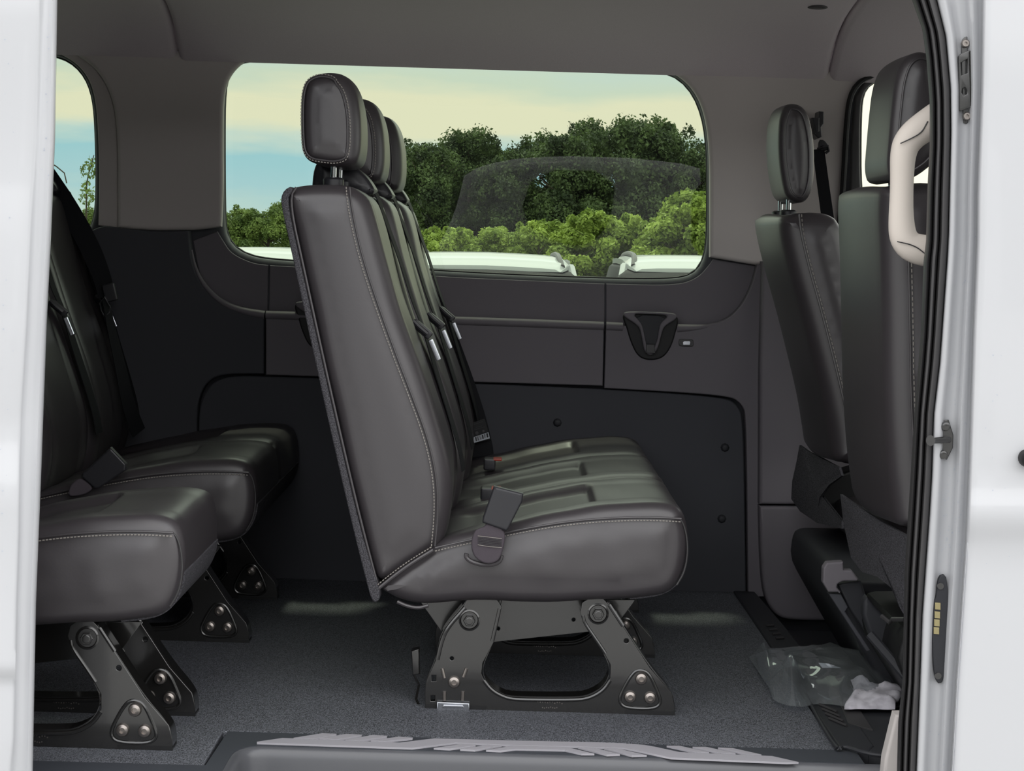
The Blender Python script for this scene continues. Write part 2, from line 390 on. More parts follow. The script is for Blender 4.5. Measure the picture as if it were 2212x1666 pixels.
def SM(pts, it=3, lim=48):
    """round the gentle turns of a closed outline, keep its sharp corners"""
    P = [np.array(p, float) for p in pts]; n = len(P); sh = []
    for i in range(n):
        a, b = P[i] - P[i - 1], P[(i + 1) % n] - P[i]; ang = abs(math.degrees(math.atan2(a[0] * b[1] - a[1] * b[0], a @ b))); sh.append(ang > lim)
    for _ in range(it):
        Q, S2 = [], []
        for i in range(len(P)):
            if sh[i]: Q.append(P[i]); S2.append(True)
            else: Q += [P[i] * .75 + P[i - 1] * .25, P[i] * .75 + P[(i + 1) % len(P)] * .25]; S2 += [False, False]
        P, sh = Q, S2
    return [tuple(p) for p in P]
def flat(poly, z0, z1, bev=0.002):
    """XY polygon -> horizontal slab"""
    V, Fc = plate([[(x, -y) for x, y in poly]], -z1, -z0, bev)
    return [(x, -z, -y) for x, y, z in V], Fc
def ss(a, b, x): t = np.clip((x - a) / (b - a + 1e-12), 0, 1); return t * t * (3 - 2 * t)

# ------------------------------------------------------------------ van shell
YW = 1.73        # face of the far side wall
def S(name, vf, m, **k):
    k.setdefault('kind', 'structure'); return mk(name, vf, m, **k)
def R(pts, Y, n=160, it=2): return [tuple(p) for p in smooth_path(PL(pts, Y), n, True, it)]

mainwin = [(484,460),(483,300),(484,200),(492,160),(514,136),(548,127),(700,131),(1000,139),(1300,147),(1420,151),(1465,165),(1502,205),(1524,270),(1530,360),(1529,520),(1520,565),(1500,592),(1462,604),(1300,603),(1000,590),(800,576),(600,563),(545,556),(505,536),(487,505)]
rearwin = [(-500,100),(60,112),(125,120),(160,137),(187,168),(203,215),(208,290),(210,400),(207,460),(198,492),(184,512),(130,535),(0,540),(-500,530)]
drvwin = [(1853,430),(1853,240),(1860,195),(1880,173),(1910,165),(2300,150),(2600,170),(2600,500),(2300,480),(1870,470)]
outer = [(-2.65, -0.35), (2.35, -0.35), (2.35, 1.56), (-2.65, 1.56)]
Yg = YW + 0.085
S('wall_far', plate([outer, R(mainwin, YW + .05), R(rearwin, YW + .05), R(drvwin, YW + .05)], YW + .02, YW + 0.10, 0.022, 5), M['wall_low'])
def pane(name, pts, m, Y, grow=0.02):
    p = ccw(np.array(R(pts, Y))); p = p + normals2(p) * grow
    v = [(x, Y, z) for x, z in p]; return S(name, (v, [list(range(len(v)))]), m, smooth=0)
pane('window_1', mainwin, M['tint'], Yg); pane('window_2', rearwin, M['tint'], Yg); pane('window_3', drvwin, M['clear'], Yg)
# black ceramic edge / gasket of each window
for nm, w, r_ in (('trim_1', mainwin, 0.0055), ('trim_2', rearwin, 0.0055), ('trim_3', drvwin, 0.012)):
    p = R(w, Yg - .012, 120); S(nm, tube([(x, Yg - 0.008, z) for x, z in p], r_, 8, True), M['black'])

# lower side trim, split by its real seams
recess = [(571,679),(512,671),(468,652),(432,612),(413,562),(408,500)]
c_left = [(-420,500),(150,528),(215,486),(253,492),(330,500),(408,499)] + recess[::-1] + [(570,808),(484,808),(450,822),(430,855),(424,905),(424,1242),(-420,1215)]
S('trim_4', plate([PL(SM(c_left), YW - .04)], YW - .04, YW + .005, 0.006, 3), M['wall_low'])
S('trim_5', plate([PL([(574,679),(640,681),(1000,692),(1305,703),(1302,834),(1000,825),(574,810)], YW - .04)], YW - .04, YW + .005, 0.004, 3), M['wall_dark'])
S('trim_6', plate([PL(SM([(1309,703),(1500,708),(1558,698),(1598,668),(1624,620),(1636,572),(1660,574),(1660,1290),(1616,1290),(1613,900),(1602,872),(1572,854),(1305,839)]), YW - .04)], YW - .04, YW + .005, 0.004, 3), M['wall_dark'])
S('trim_7', plate([PL(SM([(428,1245),(428,925),(431,875),(450,834),(485,813),(570,812),(1302,839),(1568,858),(1594,876),(1607,905),(1612,1290)]), YW - .024)], YW - .024, YW + .005, 0.005), M['wall_low'])
# recessed band between ledge and window, with its own seams
S('trim_8', plate([PL(SM([(417,520),(470,500),(482,520),(500,548),(545,569),(580,573),(578,690),(500,685),(440,640)]), YW + .018)], YW + .014, YW + .022, 0.003), M['wall_dark'])
S('trim_9', plate([PL([(583,573),(1000,600),(1306,613),(1306,715),(1000,705),(581,690)], YW + .018)], YW + .014, YW + .022, 0.003, 4), M['wall_dark'])
S('trim_10', plate([PL(SM([(1309,613),(1462,617),(1508,600),(1532,572),(1540,560),(1640,575),(1630,640),(1590,700),(1520,720),(1309,716)]), YW + .018)], YW + .014, YW + .022, 0.003, 4), M['wall_dark'])
# rounded ledge running along the top of the lower trim
for i_, seg in enumerate(([(414,540),(420,575),(438,614),(472,650),(515,671),(572,681)], [(575,681),(640,683),(1000,694),(1304,705)], [(1309,705),(1345,707)], [(1462,710),(1505,709),(1545,703),(1575,690),(1600,668)])):
    p = smooth_path([P3(u, v, YW - .03) for u, v in seg], 40, False, 2)
    rad = [.013] * 40
    if i_ == 0: rad = list(np.linspace(.003, .013, 40))
    if i_ == 3: rad = list(np.linspace(.013, .002, 40))
    S('trim_%d' % (31 + i_), tube([tuple(q) for q in p], rad, 14, ry=1.3), M['wall_dark'], smooth=70)
# pale upper pillar trims
e_left = [(253,493),(253,320),(247,235),(228,180),(198,140),(150,110),(570,110),(526,132),(496,162),(482,205),(481,300),(482,400),(478,490),(420,498),(330,499)]
S('trim_11', plate([PL(SM(e_left), YW - .02)], YW - .02, YW + .01, 0.012, 4), M['wall_light'])
e_l2 = [(212,487),(214,400),(212,290),(206,212),(190,165),(160,132),(120,112),(160,112),(200,140),(230,182),(249,236),(256,320),(256,493)]
S('trim_12', plate([PL(SM(e_l2), YW + .0)], YW + .0, YW + .012, 0.004), M['wall_light'])
e_right = [(1533,556),(1534,360),(1528,268),(1508,205),(1470,163),(1420,145),(1880,150),(1856,176),(1836,215),(1830,300),(1824,440),(1806,520),(1806,600),(1640,574)]
S('trim_13', plate([PL(SM(e_right), YW - .022)], YW - .022, YW + .01, 0.012, 4), M['wall_light'])
# lower pillar cover beside the cab
pil = [(1647,560),(1700,560),(1900,560),(1900,1340),(1706,1343),(1672,1328),(1650,1290),(1641,1200),(1640,1092),(1641,800)]
S('trim_14', plate([PL([(1648,565),(1900,560),(1900,1092),(1641,1090),(1642,800)], YW - .085)], YW - .085, YW + .01, 0.010, 5), M['wall_dark'])
S('trim_15', plate([PL(SM([(1641,1094),(1900,1096),(1900,1341),(1706,1343),(1672,1328),(1650,1290),(1643,1200)]), YW - .085)], YW - .085, YW + .01, 0.010, 5), M['wall_dark'])
# driver door: inner panel and pale upright beside its glass
S('door_1', plate([PL([(1833,560),(1838,300),(1846,210),(1868,172),(1905,160),(2600,150),(2600,1100),(1830,1100)], YW - .004), R([(1858,430),(1857,245),(1864,200),(1882,180),(1912,172),(2300,160),(2570,180),(2570,500),(2300,490),(1874,480)], YW - .004)], YW - .01, YW + .008, 0.006), M['rubber'])
S('trim_16', tube(smooth_path([P3(u, v, YW - .03) for u, v in [(1800,600),(1812,500),(1822,400),(1828,280),(1834,215),(1850,182),(1880,163),(1925,156),(2000,152)]], 40), 0.008, 8), M['black'])

# headliner: lofted cross-section, in three real sections
def liner(x0, x1, dz, nm, m=M['headliner']):
    prof = [(YW + .0, 1.30 - .0), (YW - .02, 1.448), (YW - .03, 1.453), (YW - .05, 1.475), (YW - .085, 1.508), (YW - .15, 1.545), (YW - .26, 1.580), (YW - .42, 1.605), (YW - .65, 1.625), (YW - 1.0, 1.638), (0.3, 1.635), (0.0, 1.605), (-0.14, 1.55), (-.16, 1.50)][1:]
    prof = smooth_path(prof, 40, False, 2)
    r = 0.02; rows = []
    xs = [(x0, r * 1.0), (x0 + r * .15, r * .5), (x0 + r * .5, r * .15), (x0 + r, 0)] + [(x, 0) for x in np.linspace(x0 + .1, x1 - .1, 12)] + [(x1 - r, 0), (x1 - r * .5, r * .15), (x1 - r * .15, r * .5), (x1, r)]
    for x, up in xs: rows.append([(x, y + up * (0.3 if z < 1.5 else 0), z + dz + up) for y, z in prof])
    return thick(grid(rows), (0, 0, 0.02))
S('ceiling', liner(-0.945, 0.885, 0.0, 'c'), M['headliner'], smooth=60)
S('trim_17', liner(-2.63, -0.948, 0.006, 'c'), M['headliner'], smooth=60)
S('trim_18', liner(0.888, 1.98, -0.004, 'c'), M['headliner'], smooth=60)
x_, y_, z_ = P3(1766, 19, 1.33)
mk('headliner_plug', lathe([(0.026, 0), (0.026, -.004), (0.022, -.006)], (x_, 1.33, 1.604), 'z', 24), M['rubber'], label='small dark oval plug set in the grey headliner at upper right', cat='plug')

# floor, outer shell
xA, yA, _ = FL(440, 1652); xB, yB, _ = FL(482, 1579)
xC, yC, _ = FL(1815, 1626)
floor_poly = [(-2.62, 1.72), (-2.62, -0.17), (-0.57, -0.17), (xA, -0.14), (xB, yB), (0.665, yB - .005), (0.668, 1.72)]
S('floor', flat(floor_poly, -0.03, 0.0, 0.004), M['carpet'])
S('trim_19', box(-2.7, -2.66, -.25, 1.8, -.4, 1.7), M['plastic_dark'])
S('wall_rear', box(-2.66, -2.60, -.25, 1.8, -.4, 1.62), M['wall_low'])
S('trim_20', box(-2.7, 2.4, -.24, 1.80, 1.665, 1.70), M['white_paint'])
S('trim_21', box(-2.7, 2.4, YW + .101, YW + .12, -.45, .85), M['white_paint'])
S('trim_22', box(-2.7, 2.4, -.2, 1.8, -.46, -.42), M['black'])
# near wall behind the slid-open door, sealed to the sill
S('wall_near', box(-2.66, -0.86, -.22, -.17, -.42, 1.66), M['wall_low'])
S('trim_23', box(0.86, 1.05, -.20, -.14, -.42, 1.66), M['wall_dark'])
S('trim_24', box(1.05, 2.35, -.20, -.14, -.42, .82), M['wall_dark'])
S('trim_25', box(2.28, 2.35, -.2, 1.8, -.42, .78), M['plastic_dark'])
S('trim_26', box(-.9, 1.0, -.2, -.14, 1.60, 1.66), M['wall_dark'])
S('window_4', ([(2.0, -.15, 1.64), (2.0, 1.75, 1.64), (2.34, 1.75, .78), (2.34, -.15, .78)], [(0, 1, 2, 3)]), M['clear'], smooth=0)
# cab floor (lower) and the edge step strip
S('trim_27', box(0.66, 2.3, -.14, 1.73, -.22, -.16), M['black'])

S('trim_35', box(-2.7, -.49, -.234, -.20, -.45, -.014), M['white_paint'])
# step: tread with stripes, nosing and riser
yn0 = -0.020
ns_y = 0.0
tp = [(xA + .006, -0.145), (xB + .012, yB - .006), (0.64, yB - .008), (0.64, -0.03), (-0.40, -0.03), (-0.43, -0.10), (-0.43, -0.16), (xA, -0.16)]
path_s = smooth_path([(-.475, -.34), (-.475, -.10), (-.472, -.05), (-.45, -.018), (-.40, yn0), (-.30, yn0), (.30, yn0), (.80, yn0)], 90, False, 2)
tt_ = np.gradient(path_s, axis=0); tt_ /= np.linalg.norm(tt_, axis=1, keepdims=True); nl = np.stack([-tt_[:, 1], tt_[:, 0]], 1)   # towards the floor
inner = path_s + nl * .010
S('trim_28', flat([(xA - .5, -.235), (xA - .5, -.155), (xA + .004, -0.15), (xB + .010, yB - .004), (0.70, yB - .008), (0.70, inner[-1][1])] + [tuple(q) for q in inner[::-1] if q[0] < .69 and q[1] > -.235] + [(-.503, -.235)], -0.012, 0.0005, 0.0004), M['tread'])
step = empty('entry_step', (0.1, 0.0, -.3), 'grey moulded plastic entry step with pale slanted grip stripes at the door sill', 'step')
def sweep(prof): return grid([[(p[0] + n_[0] * o_, p[1] + n_[1] * o_, z_) for o_, z_ in prof] for p, n_ in zip(path_s, nl)])
pr = smooth_path([(.012, -.0005), (.008, -.001), (.002, -.004), (-.003, -.012), (-.005, -.030), (-.006, -.08), (-.007, -.25)], 60, False, 3)
k_ = int(np.argmax(pr[:, 1] < -.034))
mk('nosing', thick(sweep(pr[:k_ + 1]), (0, 0, -.003)), M['riser'], step, smooth=70)
mk('riser', thick(sweep(pr[k_:]), (0, .004, -.001)), M['riser'], step, smooth=70)
mk('lower_tread', flat([(-.44, -.24), (-.44, .02), (.80, .02), (.80, -.24)], -.27, -.25, .002), M['tread'], step)
st = [[(634,1594.6),(696,1584.7),(727,1586),(727,1588),(681,1596.5)], [(690,1596),(749,1586),(782,1588),(780,1590),(730,1598)], [(746,1599),(804,1588.5),(836,1590),(836,1592.5),(777,1600.5)], [(801,1600.5),(861,1592),(892,1594),(891,1596),(832,1602)],
 [(555,1603),(610,1595),(863,1605),(939,1595.7),(1091,1600),(1281,1604),(1340,1606),(1392,1610),(1415,1614),(1468,1625.5),(1668,1634),(1725,1647),(1700,1648),(1449,1637.5),(1348,1616.5),(1224,1613),(1091,1610),(986,1605),(920,1613),(891,1616.6),(555,1605)],
 [(937,1616.6),(996,1608),(1028,1609.5),(1027,1611.5),(971,1618.5)], [(994,1619),(1053,1610),(1084,1611),(1026,1621)], [(1050,1621),(1112,1611),(1224,1614.7),(1284,1629),(1256,1629),(1220,1621),(1114,1618.5),(1081,1622.7)],
 [(1249,1615),(1279,1615),(1339,1630),(1311,1631)], [(1305,1617),(1335,1618),(1397,1632),(1365,1633)], [(1440,1611.7),(1468,1611.7),(1532,1626),(1502,1625.5)], [(1496,1614),(1525,1614),(1589,1628),(1557,1627.5)], [(1551,1615.5),(1582,1616.6),(1645,1630.7),(1616,1630.7)]]
for s_ in st:
    mk('grip_stripe', flat([FL(u, v, .004)[:2] for u, v in s_], .0008, .0045, .0003), M['stripe'], step)

# sill strip at the front edge of the floor and the moulded cab step
fs = [FL(*p) for p in [(1590,1280),(1604,1283),(1640,1284),(1697,1345),(1724,1392),(1800,1530),(1850,1600),(1815,1630),(1750,1520),(1660,1395)]]
cabstep = empty('cab_step_moulding', (0.8, .8, -.16), 'black ribbed plastic moulding along the front edge of the cabin floor', 'sill moulding')
z0 = .006
mk('edge_strip', flat([(.66, 1.70), (.72, 1.70), (.735, 1.2), (.745, .6), (.74, .1), (.72, .06), (.668, .09)], -.16, z0, .005), M['plastic_dark'], cabstep)
mk('step_well', flat([(.74, 1.2), (.75, .4), (1.3, .4), (1.3, 1.65), (.74, 1.65)], -.16, -.09, .004), M['plastic_dark'], cabstep)
mk('side_tray', flat([(.70, .36), (.715, .30), (.735, .16), (.72, .062), (.74, .045), (.80, .035), (.90, .05), (.98, .10), (1.0, .42), (.74, .46)], -.16, .004, .006), M['plastic_dark'], cabstep)
mk('tray_lip', tube(smooth_path([FL(*p, .008) for p in [(1740,1500),(1780,1575),(1811,1622),(1818,1613),(1828,1614),(1880,1631),(1935,1634)]], 50), .004, 8), M['plastic_dark'], cabstep)
for k in range(4):
    for zone in (0, 1):
        if zone == 0: q = [(1655 + 7 * k, 1352 + 9 * k), (1672 + 7 * k, 1351 + 9 * k)]
        else: q = [(1770 + 7 * k, 1522 + 10 * k), (1808 + 7 * k, 1530 + 10 * k + 8)]
        mk('grip_rib', tube([FL(*q[0], .009), FL(*q[1], .009)], .003, 6), M['rubber'], cabstep)
mk('tread_pad', flat([FL(*p, .0)[:2] for p in [(1812,1523),(1850,1530),(1885,1584),(1832,1570)]], .003, .008, .001), M['rubber'], cabstep)
xs_, ys_, zs_ = FL(1925, 1640)
S('trim_29', plate([PL([(1908,1680),(1912,1640),(1935,1545),(1965,1545),(1965,1680)], -.06)], -.06, -.02, .006), M['wall_light'])

# ------------------------------------------------------------------ sliding door edge (left), pillar, seal, front door (right)
def colgrid(rowsv, cols, sub=6):
    """cols: list of (list[(v,u)], Y or func) -> sheet"""
    rows = []
    for v in rowsv:
        r_ = []
        for (tab, Y) in cols:
            u = np.interp(v, [t[0] for t in tab], [t[1] for t in tab]); yy = Y(v) if callable(Y) else Y
            r_.append(P3(u, v, yy))
        rows.append(r_)
    return grid(rows)
def addc(tab, d): return [(v, u + d) for v, u in tab]
vr = np.linspace(-120, 1800, 160)
ledge = [(-120,122),(0,122),(300,117),(500,109),(700,99),(1000,88),(1150,82),(1300,76),(1500,72),(1666,69),(1800,66)]
lcrease = [(-120,93),(0,90),(300,80),(500,70),(700,62),(900,50),(1000,47),(1150,45),(1300,40),(1500,36),(1600,34),(1666,28),(1800,20)]
def bulge(v): return 0.006 * math.sin(v / 150.0) * (1 if v > 400 else v / 400 if v > 0 else 0) - 0.02 * float(ss(900, 1100, v)) + .012 * float(ss(1440, 1480, v))
ld = [(addc(lcrease, -900), lambda v: -.40 + bulge(v)), (addc(lcrease, -400), lambda v: -.40 + bulge(v)), (addc(lcrease, -150), lambda v: -.40 + bulge(v)), (addc(lcrease, -40), lambda v: -.398 + bulge(v)), (addc(lcrease, -12), lambda v: -.395 + bulge(v)), (addc(lcrease, -4), lambda v: -.391 + bulge(v)),
      (lcrease, -.384), (addc(lcrease, 4), -.379), (addc(lcrease, 9), -.376), (addc(ledge, -16), -.372), (addc(ledge, -9), -.374), (addc(ledge, -4), -.370), (ledge, -.362), (addc(ledge, 2), -.35), (addc(ledge, 1), -.31), (addc(ledge, -8), -.26)]
sdoor = empty('sliding_door', (-1.3, -.38, -.4), 'white sliding side door slid back along the left of the opening', 'car door')
mk('door_skin', colgrid(vr, ld), M['white_paint'], sdoor, smooth=60)
mk('edge_seam', tube([P3(np.interp(v, [t[0] for t in lcrease], [t[1] for t in lcrease]) + 1, v, -.3805) for v in vr[::3]], .0012, 5), M['rubber'], sdoor)

sealL = [(-120,1930),(-40,1955),(0,1971),(63,1993),(127,2002),(221,2009),(316,2009),(411,2004),(525,2001),(563,1996),(721,1990),(880,1977),(1025,1968),(1235,1955),(1475,1950),(1560,1941),(1666,1938),(1800,1930)]
sealR = [(-120,1972),(-40,2005),(0,2025),(79,2044),(190,2054),(285,2055),(506,2050),(563,2047),(785,2031),(896,2018),(1025,2014),(1108,2009),(1330,1993),(1475,1988),(1666,1980),(1800,1973)]
pilR = [(-120,2126),(0,2124),(190,2121),(411,2113),(525,2112),(721,2104),(816,2101),(1025,2094),(1172,2088),(1330,2077),(1475,2067),(1666,2056),(1800,2048)]
def mixt(A, B, f):
    vs = sorted(set([t[0] for t in A] + [t[0] for t in B]))
    return [(v, (1 - f) * np.interp(v, [t[0] for t in A], [t[1] for t in A]) + f * np.interp(v, [t[0] for t in B], [t[1] for t in B])) for v in vs]
ribs = []
prof_s = [(-.02, .02), (0, -.01), (.06, -.03), (.14, -.036), (.22, -.03), (.27, -.015), (.30, -.03), (.36, -.042), (.46, -.044), (.54, -.036), (.57, -.018), (.60, -.036), (.68, -.046), (.82, -.046), (.93, -.040), (1.0, -.02), (1.01, .0)]
sheet = colgrid(vr, [(mixt(sealL, sealR, f), -.15 + y) for f, y in prof_s])
mk('door_seal', sheet, M['rubber'], label='ribbed black rubber weather seal running down the front edge of the doorway', cat='seal', smooth=50)
pf = [(-.04, .03), (0.0, -.005), (.05, -.012), (.16, -.014), (.22, -.010), (.27, .004), (.33, .010), (.45, .011), (.56, .009), (.62, .004), (.67, -.008), (.72, -.014), (.80, -.014), (.88, -.006), (.96, -.004), (1.0, -.004)]
S('trim_30', colgrid(vr, [(mixt(sealR, pilR, f), -.185 + y) for f, y in pf]), M['silver_paint'], smooth=70)
def fb(v): return -.010 * math.exp(-((v - 1130) / 60.0) ** 2) + .012 * float(ss(1090, 1180, v))
fd = [(addc(pilR, -2), -.19), (addc(pilR, 0), -.222), (addc(pilR, 1), -.232), (addc(pilR, 3), lambda v: -.238 + fb(v)), (addc(pilR, 7), lambda v: -.241 + fb(v))] + [(addc(pilR, d), lambda v, d=d: -.242 - .00004 * d + fb(v)) for d in (20, 60, 120, 250, 500, 900)]
fdoor = empty('front_door', (1.3, -.25, -.4), 'white front passenger door panel at the right edge', 'car door')
mk('door_skin', colgrid(vr, fd), M['white_paint'], fdoor, smooth=60)
mk('door_handle', lathe([(.016, -.01), (.016, .012), (.012, .018)], P3(2222, 991, -.26), 'y', 20), M['black'], fdoor, label='black round door lock seen at its edge')

def on_pillar(loopspx, y0, y1, bev=.0015): return plate([PL(l, y0) for l in loopspx], y0, y1, bev)
lt = empty('upper_contact_plate', P3(2085, 262, -.2), 'tall black steel guide bracket bolted high on the silver door pillar', 'bracket')
mk('plate', on_pillar([smooth_path([(2079,82),(2094,77),(2099,86),(2099,256),(2096,262),(2085,270),(2080,264),(2076,100)], 60, True, 1)], -.178, -.174), M['gloss_black'], lt)
mk('bracket_body', on_pillar([[(2071,121),(2076,116),(2099,106),(2103,110),(2105,226),(2102,231),(2074,240),(2072,236)], [(2076,136),(2090,127),(2090,158),(2077,162)], [(2079,192),(2085,188),(2089,193),(2089,203),(2082,207),(2078,200)]], -.188, -.178), M['gloss_black'], lt)
mk('flange', tube([P3(2097, 110, -.189), P3(2100, 229, -.189)], .003, 8), M['gloss_black'], lt)
for u, v in ((2085,94),(2088,251)):
    b_ = mk('bolt', lathe([(.0075, -.002), (.0075, .003), (.006, .005), (.003, .005), (.0028, .001)], P3(u, v, -.181), 'y', 12), M['bracket_bolt'], lt)
sk = empty('door_striker', P3(2045, 990, -.2), 'black steel door striker with a stub pin bolted halfway down the pillar', 'striker')
mk('base_plate', on_pillar([[(2038,908),(2050,907),(2060,940),(2059,968),(2046,994),(2036,990),(2034,950)]], -.186, -.176, .002), M['gloss_black'], sk)
mk('striker_pin', tube([P3(2050, 950, -.19), P3(2030, 951, -.205), P3(2016, 952, -.213), P3(2011, 952, -.216), P3(2010, 952, -.217)], [.006, .006, .0062, .009, .0095], 16), M['gloss_black'], sk)
for u, v in ((2041,921),(2036,982)):
    mk('bolt', lathe([(.0085, -.002), (.0085, .004), (.007, .008), (.004, .009)], P3(u, v, -.190), 'y', 14), M['gloss_black'], sk)
cp = empty('lower_contact_plate', P3(2030, 1470, -.2), 'long black plastic plate with four pale electrical contacts low on the pillar', 'contact plate')
mk('plate', on_pillar([smooth_path([(2036,1238),(2048,1252),(2048,1340),(2043,1400),(2040,1462),(2034,1478),(2026,1478),(2019,1462),(2015,1420),(2014,1385),(2012,1378),(2016,1300),(2022,1292),(2025,1255)], 60, True, 1)], -.184, -.174, .002), M['plastic_dark'], cp)
for k, (u, v) in enumerate(((2026,1310),(2025,1329),(2024,1346),(2023,1363))):
    mk('contact', on_pillar([[(u-6,v-8),(u+6,v-7),(u+6,v+8),(u-6,v+7)]], -.1865, -.183, .0007), M['brass'], cp)
for u, v in ((2031,1266),(2026,1460)):
    mk('screw', lathe([(.006, 0), (.006, .003), (.003, .003)], P3(u, v, -.184), 'y', 12), M['gloss_black'], cp)
# grab handle
gh = empty('grab_handle', P3(1985, 560, -.03), 'large pale beige grab handle curving out beside the door seal', 'grab handle')
c_ = smooth_path([P3(u, v, -.06) for u, v in [(2040,245),(2005,268),(1968,294),(1950,325),(1948,400),(1946,480),(1952,520),(1978,540),(2040,545)]], 60, False, 3)
mk('grip', tube([tuple(p) for p in c_], [.026 + .004 * math.cos(i / 59 * 2 * math.pi) for i in range(60)], 20, ry=.75), M['beige'], gh, smooth=60)
for s_ in ([(2004,262),(1992,285),(1975,296),(1945,310)], [(1938,522),(1975,530),(1998,548)]):
    mk('end_cap_seam', tube(smooth_path([P3(u, v, -.082) for u, v in s_], 12), .0012, 6), M['rubber'], gh)

# water beads
dr = []
for _ in range(230):
    side = random.random()
    if side < .72:
        v = random.choice([random.uniform(300, 1666), random.uniform(1000, 1240)]); f = random.uniform(.3, .95)
        u = np.interp(v, [t[0] for t in sealR], [t[1] for t in sealR]) * (1 - f) + np.interp(v, [t[0] for t in pilR], [t[1] for t in pilR]) * f; Y = -.185 + np.interp(f, [a for a, b in pf], [b for a, b in pf])
    elif side < .85: v = random.uniform(0, 400); u = np.interp(v, [t[0] for t in ledge], [t[1] for t in ledge]) - random.uniform(8, 28); Y = -.374
    elif side < .93: v = random.uniform(700, 1500); u = random.uniform(2125, 2200); Y = -.245 + fb(v)
    else: v = random.uniform(0, 1300); u = random.uniform(0, 30); Y = -.40 + bulge(v)
    r_ = random.uniform(.0006, .0016)
    dr.append(lathe([(r_, -.0002), (r_ * .8, r_ * .5), (r_ * .3, r_ * .75)], P3(u, v, Y), 'y', 7))
mk('water_droplets', join(*dr), glass_mat('water', (.95, .97, 1.0), .02, 1.6), kind='stuff', label='small rain beads on the white painted pillar and door edges', cat='water droplets')

# wall fittings
def fit(name, label, cat, pos): return empty(name, pos, label, cat)
def cupholder(name, du, dv, label):
    Y = YW - .04; e = fit(name, label, 'cup holder', P3(1405 + du, 770 + dv, Y))
    o_ = [(1346,678),(1352,673),(1400,674),(1455,676),(1463,682),(1460,690),(1436,704),(1430,716),(1422,750),(1414,764),(1406,768),(1398,766),(1391,758),(1384,716),(1378,703),(1350,686)]
    i_ = [(1366,678),(1400,678),(1446,681),(1430,694),(1424,704),(1420,735),(1412,752),(1398,750),(1394,735),(1388,704),(1380,692)]
    sh = lambda P: [(a + du, b + dv) for a, b in P]
    mk('rim', plate([PL(smooth_path(sh(o_), 90, True, 2), Y - .02), PL(smooth_path(sh(i_), 90, True, 2), Y - .02)], Y - .025, Y - .005, .005, 3), M['wall_dark'], e)
    mk('bezel', plate([PL(smooth_path(sh([(1344,684),(1352,676),(1400,676),(1458,679),(1466,690),(1462,708),(1452,745),(1435,772),(1406,780),(1378,772),(1362,740),(1352,704)]), 80, True, 2), Y)], Y - .006, Y + .02, .005, 3), M['black'], e)
    mk('pocket', plate([PL(smooth_path(sh([(1370,680),(1442,682),(1424,710),(1418,750),(1394,748),(1386,706)]), 50, True, 1), Y - .008)], Y - .012, Y - .004, .002), M['plastic_dark'], e)
    mk('clip', plate([PL(sh([(1397,744),(1414,744),(1416,764),(1395,763)]), Y - .028)], Y - .030, Y - .02, .002), M['rubber'], e)
cupholder('cup_holder', 0, 0, 'black V-shaped cup holder in the wall trim under the big window')
cupholder('cup_holder', -709, -22, 'cup holder in the wall trim mostly hidden behind the middle bench back')
Y = YW - .04
us = fit('usb_socket', 'small black charging socket in the wall trim beside the cup holder', 'socket', P3(1481, 750, Y))
mk('surround', plate([PL(smooth_path([(1466,735),(1469,732),(1495,733),(1498,736),(1498,746),(1495,749),(1469,748),(1466,745)], 60, True, 1), Y)], Y - .004, Y + .002, .0015), M['rubber'], us)
mk('port', plate([PL(smooth_path([(1475,739),(1478,737),(1490,737),(1491,740),(1490,745),(1475,745)], 30, True, 0), Y)], Y - .0055, Y - .003, .0007), M['zinc'], us)
for i, (u, v, w_) in enumerate(((1204,913,'above the middle bench cushion'), (1566,967,'upper one by the rounded corner'), (1559,1121,'lowest one by the rounded corner'))):
    mk('panel_clip', lathe([(.0125, -.002), (.0125, .001), (.0105, .004), (.008, .0055), (.0078, .0085), (.004, .010)], P3(u, v, YW - .024), 'y', 8), M['plastic_dark'], label='black round push clip in the lower wall, ' + w_, cat='clip', group='push clips of the lower wall panel', smooth=30)

# ------------------------------------------------------------------ bench seats
SP = 0.455       # width of one seat place
Y0 = 0.27        # near side of the middle bench (base coordinates of all benches)
back_px = [(614,428),(618,412),(632,404),(665,399),(710,398),(748,400),(772,410),(790,440),(806,495),(822,565),(845,648),(880,748),(913,842),(938,918),(957,990),(966,1050),(964,1110),(953,1160),(936,1190),(880,1225),(818,1268),(797,1212),(768,1100),(735,950),(700,800),(668,650),(640,520),(620,455)]
cush_px = [(815,1272),(858,1236),(905,1205),(938,1176),(1000,1152),(1080,1136),(1180,1113),(1280,1096),(1370,1088),(1440,1088),(1474,1100),(1486,1135),(1490,1190),(1482,1240),(1455,1282),(1400,1298),(1250,1303),(1130,1309),(1060,1301),(960,1306),(905,1310),(862,1302),(830,1284)]
head_px = [(648,300),(647,235),(650,195),(660,170),(685,157),(718,155),(742,162),(762,188),(774,235),(777,295),(773,338),(762,356),(735,361),(700,357),(668,350),(652,332)]
strip_px = [(607,440),(609,420),(618,408),(630,402),(636,410),(622,425),(628,470),(648,560),(676,690),(708,835),(742,985),(776,1130),(803,1225),(820,1268),(822,1290),(816,1301),(804,1301),(790,1250),(765,1150),(730,1000),(692,830),(655,660),(625,520)]
bk_out = [(918,1539),(918,1490),(921,1471),(942,1424),(948,1385),(961,1357),(1002,1309),(1010,1290),(1070,1290),(1084,1311),(1068,1386),(1043,1433),(1040,1455),(1050,1479),(1084,1503),(1110,1508),(1245,1509),(1270,1505),(1299,1490),(1318,1465),(1318,1436),(1306,1414),(1287,1380),(1258,1341),(1253,1322),(1258,1302),(1276,1290),(1300,1290),(1312,1303),(1350,1360),(1404,1443),(1451,1497),(1458,1525),(1458,1549)]
